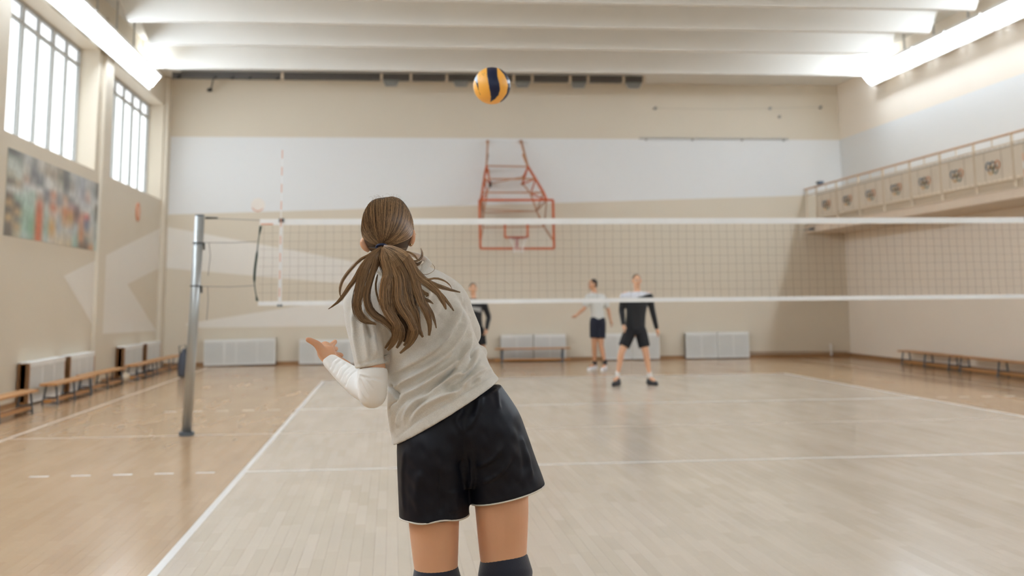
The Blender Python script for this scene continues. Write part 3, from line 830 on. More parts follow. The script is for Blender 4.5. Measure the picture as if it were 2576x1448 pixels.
for xe, s in ((NX0, 1), (NX1, -1)):
    pts = [at(656, 568, YN), at(650, 605, YN), at(646, 640, YN), at(641, 680, YN), at(640, 712, YN), at(643, 735, YN), at(647, 757, YN)]
    if s < 0: pts = [z((2*3.22-p[0], p[1], p[2])) for p in pts]
    nb(MB().tube(crom(pts, 3), [.014 if abs(i-3.5) > 2 and abs(i-14) > 2 else .006 for i in range(19)], 8), 'end_rod', M_green)
    nb(MB().tube([pts[0]+z((0, 0, .02)), pts[0]+z((s*.14, 0, .02))], .009, 6), 'red_mark', M_red)
rp = []
for xe, xp, s, side in ((NX0, -2.15, 1, 'left'), (NX1, 8.60, -1, 'right')):
    r = MB().tube([(xp-s*.02, YN, 2.437), (xe, YN, 2.41)], .004, 6).build('net_rope', M_rope); tag(r, 'grey top cable tying the %s net edge to its post' % side, 'rope')
    MB().tube([(xp, YN, 2.438), (xp+s*.14, YN, 2.436)], [.014, .010], 8).build('turnbuckle', M_black, r)
    for zz, ze, zw in ((2.155, 2.165, 'upper'), (1.655, 1.66, 'lower')):
        r = MB().tube([(xp-s*.02+.0, YN, zz), ((xp+xe)/2, YN, (zz+ze)/2-.01), (xe-s*.03, YN, ze)], .004, 6).build('net_rope', M_rope); tag(r, 'thin %s side rope tying the %s net edge to its post' % (zw, side), 'rope')
        MB().tube([(xp+s*.05, YN-.01, zz), (xp+s*(.06 if zz < 2 else .07), YN-.01, zz-.15), (xp+s*.05, YN-.01, zz-.38)], .004, 5).build('rope_end', M_rope, r)
# antenna
for xs_, side in ((X0-.005, 'left'), (X1+.135, 'right')):
    an = empty('antenna', 'thin red and white striped antenna on the %s end of the net' % side, 'antenna', (xs_, YN-.02, NB))
    for k in range(18):
        h0 = k*.1; MB().tube([(0, 0, h0), (0, 0, h0+.1)], .005, 8).build('red_band' if k % 2 else 'white_band', M_red if k % 2 else M_tape, an)

# ------------------------------------------------------------------ volleyball in the air
BC = at(1237.5, 215.5, 6.35); BR = .1045
bt = empty('volleyball', 'yellow and dark blue volleyball in mid air above the player', 'ball', tuple(BC))
d_ = CAM-BC; d_ /= np.linalg.norm(d_); bx = np.cross(np.array([0, 0, 1.0]), d_); bx /= np.linalg.norm(bx); bx = -bx
bx = np.array(RT); by_ = np.cross(d_, -bx); by_ = by_/np.linalg.norm(by_)
if by_[2] < 0: by_ = -by_
bm = bmesh.new(); bmesh.ops.create_icosphere(bm, subdivisions=6, radius=1.0)
V = np.array([v.co[:] for v in bm.verts]); Fc = [[v.index for v in f.verts] for f in bm.faces]; bm.free()
# panel boundaries: curved seams in the ball's own frame (u right, v up, w towards the front)
def interp(tb, v):
    tb = np.array(tb, float); return np.interp(v, tb[:, 0], tb[:, 1])
def classify(u, v, w):
    """0 yellow 1 blue 2 pale blue"""
    # front half seams given at heights v (-1..1)
    a = interp([(-.88, -.085), (-.6, -.06), (-.2, -.12), (.2, -.20), (.6, -.265), (1, -.28)], v)      # left seam of blue band
    b = interp([(-.88, -.085), (-.72, .16), (-.5, .36), (-.2, .44), (.1, .41), (.5, .30), (1, .27)], v)  # right seam
    cR = interp([(-1, .3), (-.7, .60), (-.4, .80), (0, .865), (.3, .80), (.6, .66), (.85, .45), (1, .3)], v)
    cL = interp([(-1, -.6), (-.55, -.60), (-.3, -.70), (0, -.73), (.3, -.77), (.55, -.80), (1, -.6)], v)
    return a, b, cR, cL
ids = []
for f in Fc:
    c = V[f].mean(0); u, v, w = c
    if w < 0: u, v = -v, u          # the far half carries the same pattern turned a quarter
    a, b, cR, cL = classify(u, v, w)
    if v < -.88 and abs(u) < .5: g = 0 if u < -.085 else 2
    elif u < cL:
        if v > .05+(-.73-u)*1.2: g = 3                    # pale patch
        elif u > -.60-.0+(-.28)*((v+.55)/.75): g = 4       # blue wedge
        else: g = 5
    elif u < a: g = 0
    elif u < b: g = 1
    elif u < cR: g = 2
    else:
        g = 6 if (v > .12 and v < .32) else 7
    ids.append(g+(10 if w < 0 else 0))
ids = np.array(ids)
M_by = mat('ball_yellow', (250, 182, 76), rough=.42, var=.04, scale=20, bump=.05, bscale=600)
M_bb = mat('ball_navy', (10, 26, 62), rough=.42, var=.05, scale=20, bump=.05, bscale=600)
M_bp = mat('ball_pale_blue', (176, 192, 212), rough=.42, var=.04)
gm = {0: M_by, 1: M_bb, 2: M_by, 3: M_bp, 4: M_bb, 5: M_by, 6: M_bp, 7: M_bb}
Rb = np.column_stack([bx, by_, d_])
MB().sphere((0, 0, 0), BR*.985, nu=32, nv=20).build('bladder', M_dark, bt, True)
Fa = np.array(Fc)
for g in sorted(set(ids)):
    sel = Fa[ids == g]
    if len(sel) < 12: continue
    used, invx = np.unique(sel.ravel(), return_inverse=True)
    sf = invx.reshape(-1, 3)
    # rim vertices (on a seam) sink in
    vv = V[used].copy()
    oth = np.unique(Fa[ids != g].ravel()); rim = np.isin(used, oth)
    r = np.where(rim, BR*.988, BR)
    me = bpy.data.meshes.new('panel'); me.from_pydata([tuple(p) for p in (vv*r[:, None])@Rb.T], [], [tuple(int(q) for q in t) for t in sf]); me.update()
    link_mesh('panel', me, gm[g % 10], bt, True)
mk = MB()
for (u, v) in ((-.66, .50), (-.64, .40), (-.5, .62), (-.44, .56), (-.40, .66)):
    w_ = math.sqrt(max(0, 1-u*u-v*v)); p = Rb@np.array([u, v, w_]); mk.sphere(p*BR*.9985, (.0035, .0035, .0035), nu=8, nv=6)
mk.build('worn_print', mat('ball_print', (196, 160, 100)), bt)

# ------------------------------------------------------------------ people
SKIN = (216, 166, 132)
def skin_mat(name, rgb=SKIN):
    m = mat(name, rgb, rough=.5, var=.07, scale=9, bump=.04, bscale=120)
    b = m.node_tree.nodes['Principled BSDF']
    b.inputs['Subsurface Weight'].default_value = .12
    b.inputs['Subsurface Radius'].default_value = (.02, .008, .004)
    b.inputs['Subsurface Scale'].default_value = .5
    return m
M_skin = skin_mat('skin_warm')
M_skin2 = skin_mat('skin_tan', (204, 154, 120))

def rot_from(fw, up):
    fw = np.array(fw, float); fw /= np.linalg.norm(fw); up = np.array(up, float)
    r = np.cross(fw, up); r /= np.linalg.norm(r); u = np.cross(r, fw)
    return np.column_stack([r, fw, u])      # local x right, y forward, z up
def head_solids(mb, c, R, s=1.0, ear=True):
    """skull, jaw, nose, ears, lips, chin; c = centre of the head"""
    P = lambda x, y, zz: c+R@(np.array([x, y, zz])*s)
    r = lambda *a: tuple(v*s for v in a)
    mb.sphere(P(0, -.008, .022), r(.074, .094, .092), R)
    mb.sphere(P(0, .035, -.03), r(.058, .056, .08), R)
    mb.sphere(P(0, .062, -.085), r(.027, .022, .02), R)
    mb.limb([(P(0, .082, .02), .008*s), (P(0, .101, -.016), .0135*s)], n=12)
    mb.sphere(P(0, .083, -.048), r(.024, .012, .0085), R)
    for sx in (-1, 1):
        mb.sphere(P(sx*.032, .072, .02), r(.019, .018, .008), R)
        if ear: mb.sphere(P(sx*.082, -.006, -.008), r(.012, .020, .033), R)
def face_parts(c, R, s, par, hair, inv):
    def add(mb, name, m):
        o = mb.build(name, m, None, True); o.parent = par; o.matrix_parent_inverse = inv
    P = lambda x, y, zz: c+R@(np.array([x, y, zz])*s)
    for sx in (-1, 1):
        add(MB().sphere(P(sx*.031, .077, .006), .0125*s), 'eye', M_eyew)
        add(MB().sphere(P(sx*.031, .0865, .006), .0058*s, nu=10, nv=8), 'pupil', M_eyed)
        add(MB().limb([(P(sx*.014, .089, .024), .0035*s), (P(sx*.032, .088, .029), .004*s), (P(sx*.05, .074, .024), .003*s)], n=8), 'eyebrow', hair)
    add(MB().limb([(P(-.022, .088, -.049), .003*s), (P(0, .096, -.047), .0048*s), (P(.022, .088, -.049), .003*s)], n=8), 'lips', M_lips)
M_eyew = mat('eye_white', (220, 214, 206), rough=.3); M_eyed = mat('eye_dark', (46, 34, 26), rough=.3); M_lips = mat('lips', (170, 96, 84), rough=.5)

def hand_solids(mb, wr, dirv, side, s=1.0, curl=.5, spread=1.0):
    """wrist point, direction of the hand, side = unit vector towards the thumb; four curled fingers and a thumb"""
    wr = np.array(wr, float); d = np.array(dirv, float); d /= np.linalg.norm(d)
    sd = np.array(side, float); sd -= d*(sd@d); sd /= np.linalg.norm(sd); nrm = np.cross(d, sd)
    k = wr+d*.085*s
    for i, off in enumerate((.033, .011, -.011, -.031)):
        ln = (.072, .08, .074, .058)[i]*s; b = k+sd*off*s*spread
        mb.limb([(wr+d*.02*s+sd*off*.5*s, .014*s), (b, .0115*s), (b+d*ln*.45+nrm*curl*.015*s, .0095*s), (b+d*ln*(.8-.2*curl)+nrm*curl*.045*s, .0085*s), (b+d*ln*(.9-.35*curl)+nrm*curl*.072*s, .0075*s)], n=10, sub=3)
    mb.limb([(wr+d*.02*s+sd*.02*s, .016*s), (wr+d*.05*s+sd*.045*s, .0135*s), (wr+d*.085*s+sd*.062*s+nrm*.01*s, .0105*s), (wr+d*.108*s+sd*.064*s+nrm*.018*s, .009*s)], n=10, sub=3)
    mb.limb([(wr-d*.01*s, .024*s, .018*s), (wr+d*.05*s, .04*s, .016*s), (k, .04*s, .013*s)], n=12, sub=3)

def person(label, base):
    t = empty('person', label, 'person', base); return t, Matrix.Translation((-base[0], -base[1], -base[2]))

def shoe(mb, heel, toe, s=1.0, w=.047):
    heel = np.array(heel, float); toe = np.array(toe, float); d = toe-heel
    up = np.array([0, 0, 1.0])
    mb.limb([(heel+up*.045*s, .034*s, .036*s), (heel+d*.3+up*.05*s, .036*s, .042*s), (heel+d*.6+up*.04*s, w*s, .034*s), (heel+d*.9+up*.03*s, w*.9*s, .024*s), (toe+up*.026*s, .03*s, .018*s)], n=16, sub=3)
    mb.limb([(heel+up*.018*s, .036*s, .018*s), (heel+d*.5+up*.018*s, w*s, .018*s), (toe+up*.018*s, .034*s, .018*s)], n=14, sub=3)
    mb.sphere(heel+d*.12+up*.09*s, (.036*s, .042*s, .04*s))

def make_man(label, Y, J, skin, hairm, shirtm, shortm, shoem, sockm, face_dir, dz, slv='long', scale=1.0, hairback=False, wide=1.0, curls=(.6, .6)):
    """J: joints in metres (3-D). builds one continuous body with clothing and hair as parts"""
    base = (float(J['pel'][0]), Y, 0.0)
    t, inv = person(label, base)
    def put(me, name, m, smooth=True):
        o = link_mesh(name, me, m, None, smooth); o.parent = t; o.matrix_parent_inverse = inv; return o
    b = MB(); s = scale
    R = rot_from(face_dir, (0, 0, 1)); hc = J['head']
    head_solids(b, hc, R, s)
    neck = J['neck']; ch = J['chest']; pel = J['pel']
    b.limb([(hc+np.array([0, 0, -.06])-R[:, 1]*.02, .056*s), (neck, .056*s), (neck*.6+ch*.4, .075*s, .07*s)])
    b.limb([(neck+np.array([0, 0, -.06]), .09*s, .065*s), (ch, .155*s*wide, .10*s), ((ch+pel)/2, .13*s*wide, .09*s), (pel, .145*s*wide, .10*s), (pel+np.array([0, 0, -.03]), .13*s*wide, .09*s)], caps=False)
    for a in ('l', 'r'):
        sh, el, wr, hd = J['sh'+a], J['el'+a], J['wr'+a], J['hd'+a]
        b.limb([(neck*.5+sh*.5+np.array([0, 0, -.05]), .06*s), (sh, .056*s), (sh*.5+el*.5, .046*s), (el, .038*s), (el*.6+wr*.4, .038*s), (wr, .026*s)])
        dirv = hd-wr; sd = np.array([0, -1.0, 0]) if abs(dirv[1]) < .05 else np.array([1.0, 0, 0])
        hand_solids(b, wr, dirv, J.get('th'+a, sd), s*.98, curls[0 if a == 'l' else 1])
        hip, kn, an, to = J['hip'+a], J['kn'+a], J['an'+a], J['toe'+a]
        b.limb([(hip, .092*s, .10*s), (hip*.5+kn*.5, .078*s, .085*s), (kn, .056*s, .06*s), (kn*.7+an*.3+np.array([0, .015, 0]), .054*s, .062*s), (kn*.3+an*.7, .04*s, .045*s), (an, .033*s, .036*s), (an+np.array([0, 0, -.05]), .033*s, .04*s)])
        b.limb([(an+np.array([0, 0, -.05]), .03*s), (an*.4+to*.6+np.array([0, 0, -.02]), .03*s)])
    body = put(b.remesh(.011, 3), 'body', skin)
    face_parts(hc, R, s, t, hairm, inv)
    h = MB(); P = lambda x, y, zz: hc+R@(np.array([x, y, zz])*s)
    h.sphere(P(0, -.022, .036), (.081*s, .092*s, .088*s), R)
    if hairback: h.sphere(P(0, -.05, -.01), (.072*s, .06*s, .07*s), R)
    else: h.sphere(P(0, -.045, .0), (.076*s, .062*s, .06*s), R)
    me = h.remesh(.011, 1)
    co = get_co(me); loc = (co-hc)@R
    put(me, 'hair', hairm)
    # shirt
    c = MB()
    c.limb([(neck+np.array([0, 0, -.025]), .068*s, .066*s), (neck+np.array([0, 0, -.06]), .115*s*wide, .08*s), (ch, .185*s*wide, .122*s), ((ch+pel)/2, .165*s*wide, .115*s), (pel+np.array([0, 0, .03]), .172*s*wide, .125*s), (pel+np.array([0, 0, -.02]), .172*s*wide, .125*s)], caps=False)
    for a in ('l', 'r'):
        sh, el, wr = J['sh'+a], J['el'+a], J['wr'+a]
        if slv == 'long':
            c.limb([(neck*.45+sh*.55+np.array([0, 0, -.05]), .07*s), (sh+np.array([0, 0, -.02]), .070*s), (sh*.5+el*.5, .062*s), (el, .054*s), (el*.6+wr*.4, .05*s), (wr*.96+el*.04, .04*s)])
        else:
            e2 = sh*.35+el*.65
            c.limb([(neck*.45+sh*.55+np.array([0, 0, -.05]), .07*s), (sh, .07*s), (sh*.5+e2*.5, .072*s), (e2, .075*s)])
    put(c.remesh(.011, 3), 'shirt', shirtm)
    q = MB(); q.limb([(pel+np.array([0, 0, .02]), .174*s*wide, .13*s), (pel+np.array([0, 0, -.03]), .178*s*wide, .138*s), (pel+np.array([0, 0, -.1]), .165*s*wide, .125*s)], caps=False)
    for a in ('l', 'r'):
        hip, kn = J['hip'+a], J['kn'+a]
        q.limb([(pel*.6+hip*.4+np.array([0, 0, .06]), .125*s, .12*s), (hip, .112*s, .12*s), (hip*.45+kn*.55, .104*s, .11*s), (hip*.28+kn*.72, .102*s, .108*s)], caps=False)
    put(q.remesh(.011, 2), 'shorts', shortm)
    for a in ('l', 'r'):
        an, to = J['an'+a], J['toe'+a]
        so = MB(); so.limb([(an+np.array([0, 0, .03]), .041*s, .044*s), (an+np.array([0, 0, -.03]), .041*s, .045*s)]); put(so.mesh(), 'sock', sockm)
        sm = MB(); hl = np.array([an[0], an[1], 0])-(to-an)*.25*np.array([1, 1, 0])
        shoe(sm, hl, np.array([to[0], to[1], 0.]), s); put(sm.remesh(.009, 2), 'shoe', shoem)
    return t

def jset(Y, d, dep):
    out = {}
    for k, v in d.items():
        out[k] = at(v[0], v[1], Y+dep.get(k, 0.0))
    return out
def shirt_mat_diag(name, f, dark, light, rough=.8):
    """two colour sports shirt: light yoke above a slanted line; f = (a, b, c): light where a*x + b*z > c in world metres"""
    m = mat(name, dark, rough=rough, var=.06, sheen=.2)
    nt = m.node_tree; b = nt.nodes['Principled BSDF']; src = b.inputs['Base Color'].links[0].from_socket
    tc = nt.nodes.new('ShaderNodeTexCoord'); sp = nt.nodes.new('ShaderNodeSeparateXYZ'); nt.links.new(tc.outputs['Object'], sp.inputs[0])
    facs = []
    for (a, bb, c, sense) in f:
        n1 = nt.nodes.new('ShaderNodeMath'); n1.operation = 'MULTIPLY'; n1.inputs[1].default_value = a; nt.links.new(sp.outputs[0], n1.inputs[0])
        n2 = nt.nodes.new('ShaderNodeMath'); n2.operation = 'MULTIPLY_ADD'; n2.inputs[1].default_value = bb; nt.links.new(sp.outputs[2], n2.inputs[0]); nt.links.new(n1.outputs[0], n2.inputs[2])
        n3 = nt.nodes.new('ShaderNodeMath'); n3.operation = sense; n3.inputs[1].default_value = c; nt.links.new(n2.outputs[0], n3.inputs[0]); facs.append(n3.outputs[0])
    k = facs[0]
    for q in facs[1:]:
        n = nt.nodes.new('ShaderNodeMath'); n.operation = 'MULTIPLY'; nt.links.new(k, n.inputs[0]); nt.links.new(q, n.inputs[1]); k = n.outputs[0]
    mx = nt.nodes.new('ShaderNodeMix'); mx.data_type = 'RGBA'; nt.links.new(k, mx.inputs[0]); nt.links.new(src, mx.inputs[6]); mx.inputs[7].default_value = lin(light)
    nt.links.new(mx.outputs[2], b.inputs['Base Color']); return m
M_hair_dk = mat('hair_dark_brown', (44, 34, 28), rough=.7, var=.2, scale=60)
M_hair_lb = mat('hair_brown_short', (96, 74, 54), rough=.7, var=.2, scale=60)
M_shortb = mat('shorts_black', (20, 20, 24), rough=.8, var=.1)
M_shortn = mat('shorts_navy', (24, 28, 44), rough=.8, var=.1)
M_shoew = mat('shoe_white', (226, 228, 230), rough=.5); M_shoeb = mat('shoe_black', (34, 36, 40), rough=.5)
M_sockw = mat('sock_white', (224, 220, 214), rough=.9); M_sockd = mat('sock_dark', (40, 42, 48), rough=.9)

# right man, front view, feet apart
YA = 20.1
JA = jset(YA, dict(head=(1602, 706), neck=(1603, 729), chest=(1602, 755), pel=(1598, 826), shl=(1570, 742), ell=(1564, 779), wrl=(1568, 816), hdl=(1574, 835),
    shr=(1633, 742), elr=(1641, 780), wrr=(1652, 826), hdr=(1658, 846), hipl=(1584, 836), hipr=(1612, 836), knl=(1564, 885), knr=(1625, 887), anl=(1554, 941), anr=(1634, 942), toel=(1541, 960), toer=(1653, 962)),
    dict(ell=.03, wrl=-.16, hdl=-.2, elr=.02, wrr=-.03, hdr=-.04, toel=-.16, toer=-.14, knl=-.05, knr=-.05))
yA = JA['pel'][0]
pA = at(1575, 755, YA); pB = at(1634, 738, YA)
sl = (pB[2]-pA[2])/(pB[0]-pA[0])
make_man('man in black and white shirt and black shorts standing feet apart beyond the net', YA, JA, M_skin, M_hair_lb,
         shirt_mat_diag('shirt_black_white_yoke', [(-sl, 1, float(pA[2]-sl*pA[0]), 'GREATER_THAN'), (0, 1, float(at(1575, 757, YA)[2]), 'GREATER_THAN')], (20, 20, 22), (214, 216, 222)), M_shortb, M_shoeb, M_sockw, (-.02, -1, -.02), 0, 'long', 1.0, wide=1.05)
# middle man, turned away to the left
YM = 24.3
JM = jset(YM, dict(head=(1491, 715), neck=(1495, 733), chest=(1499, 755), pel=(1504, 804), shl=(1481, 746), ell=(1470, 775), wrl=(1451, 792), hdl=(1442, 798),
    shr=(1516, 747), elr=(1530, 778), wrr=(1536, 805), hdr=(1541, 820), hipl=(1496, 812), hipr=(1511, 812), knl=(1495, 864), knr=(1512, 866), anl=(1496, 911), anr=(1522, 911), toel=(1481, 923), toer=(1512, 927)),
    dict(shl=-.04, ell=-.1, wrl=-.2, hdl=-.24, shr=.06, elr=.10, wrr=.06, hdr=.04, toel=-.05, toer=-.14, hipl=.0, hipr=.0, anl=.12, anr=-.05, knr=-.04))
JM['toel'][1] = JM['anl'][1]-.05
make_man('dark haired man in white t-shirt turning left beyond the net', YM, JM, M_skin2, M_hair_dk, mat('tshirt_pale_grey', (206, 206, 200), rough=.9, var=.06),
         M_shortn, M_shoew, M_sockd, (-1, -.35, 0), 0, 'short', .98, True, wide=.9)
# left man, partly hidden by the player
YC = 24.5
JC = jset(YC, dict(head=(1190, 726), neck=(1191, 747), chest=(1192, 768), pel=(1194, 828), shl=(1168, 760), ell=(1161, 798), wrl=(1166, 830), hdl=(1172, 845),
    shr=(1217, 762), elr=(1229, 797), wrr=(1224, 828), hdr=(1219, 845), hipl=(1183, 836), hipr=(1207, 836), knl=(1182, 880), knr=(1214, 880), anl=(1181, 918), anr=(1220, 918), toel=(1176, 932), toer=(1226, 932)),
    dict(ell=.05, wrl=-.1, hdl=-.14, elr=.05, wrr=-.1, hdr=-.14, toel=-.22, toer=-.2))
pA = at(1168, 768, YC); pB = at(1212, 780, YC); sl = (pB[2]-pA[2])/(pB[0]-pA[0])
make_man('man in black long-sleeved shirt standing beyond the net at the player\'s right', YC, JC, M_skin, M_hair_dk,
         shirt_mat_diag('shirt_black_white_slash', [(-sl, 1, float(pA[2]-sl*pA[0])-.05, 'GREATER_THAN'), (-sl*.4, 1, float(pA[2]-.4*sl*pA[0])-.01, 'LESS_THAN'), (1, 0, float(pB[0])-.02, 'LESS_THAN')], (22, 22, 24), (170, 168, 164)), M_shortb, M_shoeb, M_sockd, (.05, -1, 0), 0, 'long', 1.0, wide=1.0)

# ------------------------------------------------------------------ the player (main figure)
GY = 3.75
def G(px, py, dep=0.0): return at(px, py, GY+dep)
PXM = .00128       # metres per pixel at the player's distance
gb = (float(G(1190, 1300)[0]), GY, 0.0)
girl, ginv = person('young woman in grey t-shirt and navy shorts with a long ponytail, seen from behind', gb)
def gput(me, name, m, smooth=True, par=None):
    o = link_mesh(name, me, m, None, smooth)
    if par is None: o.parent = girl; o.matrix_parent_inverse = ginv
    else: o.parent = par; o.matrix_parent_inverse = (par.matrix_parent_inverse @ Matrix.Identity(4)) if False else ginv
    return o
def ringloft(mb, rings, n=40, sub=5, power=1.0):
    """rings (Lx, Ly, Rx, Ry, centre depth, back half depth, front half depth) in the player's frame"""
    Q = crom(np.array(rings, float), sub); vs = []
    for (lx, ly, rx, ry, c, db, df) in Q:
        A = G(lx, ly, c); B = G(rx, ry, c); m = (A+B)/2; h = (B-A)/2
        for k in range(n):
            a = 2*math.pi*k/n; ca, sa = math.cos(a), math.sin(a)
            ca = math.copysign(abs(ca)**power, ca); sa = math.copysign(abs(sa)**power, sa)
            dd = -sa*db if sa > 0 else -sa*df
            vs.append(m+h*ca+np.array([0, dd, 0]))
    m_ = len(Q); fs = []
    for i in range(m_-1):
        for k in range(n): fs.append((i*n+k, i*n+(k+1) % n, (i+1)*n+(k+1) % n, (i+1)*n+k))
    fs.append(tuple(range(n-1, -1, -1))); fs.append(tuple((m_-1)*n+k for k in range(n)))
    return mb.add(vs, fs)

# world joints of the legs
kneeL = np.array([.150, 3.73, .545]); kneeR = np.array([.362, 3.70, .560])
ankL = np.array([.155, 3.78, .165]); ankR = np.array([.375, 3.66, .165])
hL = G(1085, 1140); hR = G(1255, 1110)
b = MB()
b.limb([(hL+z((0, .01, .0)), .085, .09), (G(1091, 1235), .082, .088), (G(1092, 1320), .078, .084), (G(1098, 1440), .066, .07), (kneeL, .055, .058), (kneeL+z((0, .02, -.12)), .056, .062), (kneeL*.4+ankL*.6, .044, .05), (ankL, .031, .036), (ankL+z((0, -.005, -.05)), .031, .034)], n=32, sub=5)
b.limb([(hR+z((0, .0, .0)), .088, .09), (G(1258, 1200), .087, .09), (G(1263, 1290), .083, .088), (G(1267, 1410), .072, .074), (kneeR, .060, .062), (kneeR+z((0, .02, -.12)), .058, .064), (kneeR*.4+ankR*.6, .045, .051), (ankR, .031, .036), (ankR+z((0, -.005, -.05)), .031, .034)], n=32, sub=5)
for a in (ankL, ankR): b.limb([(a+z((0, -.02, -.04)), .026), (a+z((0, .09, -.12)), .030, .018)])
b.limb([(hL*.5+hR*.5+z((0, .01, .06)), .12, .085), (G(1150, 1030, .03), .12, .095), (G(1110, 920, .05), .10, .085), (G(1060, 800, .06), .125, .09), (G(1010, 730, .06), .11, .065), (G(998, 690, .05), .055, .05), (G(985, 640, .03), .048, .05), (G(980, 600, .02), .05, .05)], n=28)
# shoulders and arms
b.limb([(G(1000, 730, .06), .06), (G(915, 745, .03), .050), (G(916, 830, -.02), .042), (G(937, 915, -.045), .040), (G(937, 975, -.05), .036), (G(926, 975, -.01), .034)], n=20)
b.limb([(G(943, 978, -.045), .037), (G(903, 963, .03), .033), (G(865, 936, .09), .026), (G(838, 913, .13), .019), (G(826, 901, .145), .020)], n=20)
b.limb([(G(1030, 735, .09), .055), (G(1115, 775, .11), .042), (G(1140, 830, .20), .042), (G(1150, 890, .27), .038), (G(1120, 850, .36), .036), (G(1085, 800, .45), .026)], n=20)
# left hand: palm up, thumb stretched out, four fingers curling away
W0 = G(829, 903, .14)
b.limb([(G(831, 905, .14), .024, .019), (G(823, 890, .155), .029, .019), (G(818, 880, .17), .029, .018), (G(824, 872, .195), .024, .015)], n=18)
b.limb([(G(827, 900, .14), .018), (G(812, 885, .145), .0165), (G(800, 868, .14), .0135), (G(788, 860, .135), .0110), (G(779, 855.5, .13), .0100), (G(774, 853.5, .128), .0088)], n=14)   # thumb
b.limb([(G(819, 878, .17), .013), (G(828, 871, .20), .0105), (G(835, 866, .22), .0098), (G(843, 859, .235), .0088)], n=12)      # index
b.limb([(G(822, 878, .18), .012), (G(832, 879, .215), .0108), (G(839, 878, .235), .0100), (G(845, 877, .25), .0092)], n=12)
b.limb([(G(826, 885, .17), .012), (G(839, 889, .20), .0108), (G(849, 892, .215), .0100), (G(858, 893, .22), .0092)], n=12)
b.limb([(G(830, 890, .16), .0115), (G(847, 899, .18), .0104), (G(862, 907, .19), .0098), (G(877, 915, .195), .0088)], n=12)
hand_solids(b, G(1085, 800, .45), z((-.3, .3, .8)), z((-1, 0, 0)), .92, .5)
# head, turned towards the ball
HR = rot_from((.20, .93, .30), (-.13, -.28, .95)); HC = G(973, 586, .045)
head_solids(b, HC, HR, .90, ear=False)
# ears, seen from behind
b.limb([(G(918, 601, -.0), .010, .012), (G(913, 610, -.008), .0115, .009), (G(918, 622, -.008), .011, .009), (G(925, 628, -.004), .009, .009)], n=14)
b.limb([(G(1036, 581, .0), .010, .010), (G(1039, 590, -.006), .0100, .009), (G(1037, 606, -.006), .0095, .009), (G(1033, 615, -.002), .0080, .008)], n=14)
bodyme = b.remesh(.0038, 4)
gbody = gput(bodyme, 'body', M_skin)
face_parts(HC, HR, .90, girl, M_hair_lb, ginv)
M_ear = mat('ear_warm', (214, 110, 60), rough=.5)

# fold displacement: curves drawn in the player's own plane
def seg_dist(U, V_, poly):
    best = np.full(U.shape, 1e9); sg = np.zeros(U.shape); tt = np.zeros(U.shape)
    L_ = 0; tot = sum(math.hypot(poly[i+1][0]-poly[i][0], poly[i+1][1]-poly[i][1]) for i in range(len(poly)-1))
    for i in range(len(poly)-1):
        ax, ay = poly[i]; bx_, by2 = poly[i+1]; dx, dy = bx_-ax, by2-ay; l = math.hypot(dx, dy)
        t = np.clip(((U-ax)*dx+(V_-ay)*dy)/(l*l), 0, 1)
        ex, ey = U-(ax+t*dx), V_-(ay+t*dy); d = np.hypot(ex, ey); m = d < best
        best = np.where(m, d, best); sg = np.where(m, np.sign(dx*ey-dy*ex), sg); tt = np.where(m, (L_+t*l)/tot, tt); L_ += l
    return best, sg, tt
def folds(me, lst, noise=0.0, gain=1.0):
    co = get_co(me); no = get_no(me)
    d = co-CAM; k = d@FW; U = 1288+F_PX*(d@RT)/k; V_ = PPY-F_PX*(d@UP)/k
    view = -d/np.linalg.norm(d, axis=1)[:, None]; face = np.clip((no*view).sum(1)*1.6, 0, 1)
    disp = np.zeros(len(co))
    for poly, amp, wa, wb in lst:
        P2 = crom(np.array(poly, float), 4)
        ds, sg, tt = seg_dist(U, V_, [tuple(p) for p in P2])
        w = np.where(sg > 0, wa, wb)
        tap = np.minimum(1, np.minimum(tt, 1-tt)*6+.15)
        disp += gain*amp*np.exp(-(ds/w)**2)*tap
    if noise:
        disp += noise*(np.sin(co[:, 0]*61+co[:, 2]*37)*np.sin(co[:, 2]*71-co[:, 0]*23+1.3)+.5*np.sin(co[:, 0]*133+1.7)*np.sin(co[:, 2]*119+co[:, 0]*40))
    co += no*(disp*face)[:, None]
    set_co(me, co)

# t-shirt
c = MB()
TR = [(948, 672, 1062, 664, .04, .055, .05), (918, 690, 1092, 676, .05, .085, .07), (893, 712, 1122, 700, .055, .115, .09), (880, 745, 1147, 735, .06, .135, .105), (884, 790, 1164, 772, .065, .150, .115),
      (905, 845, 1180, 800, .07, .155, .12), (940, 900, 1194, 838, .065, .155, .125), (968, 950, 1209, 872, .06, .15, .125), (975, 990, 1222, 893, .05, .15, .125),
      (974, 1030, 1232, 918, .035, .15, .125), (979, 1070, 1244, 938, .02, .15, .13), (986, 1113, 1254, 949, .01, .152, .13), (988, 1119, 1256, 953, .01, .152, .13)]
ringloft(c, TR, n=64, sub=6)
c.limb([(G(960, 720, .04), .07, .07), (G(908, 748, .005), .052, .058), (G(912, 800, -.015), .056, .06), (G(922, 850, -.03), .054, .058), (G(930, 895, -.04), .0515, .057), (G(934, 920, -.042), .0512, .057)], n=36, sub=5, caps=False)
c.limb([(G(1080, 720, .06), .06), (G(1128, 752, .09), .062), (G(1150, 800, .12), .060), (G(1166, 838, .15), .060)], n=28, sub=5)
c.sphere(G(1208, 888, .07), (.024, .03, .026))
shm = c.remesh(.0045, 4)
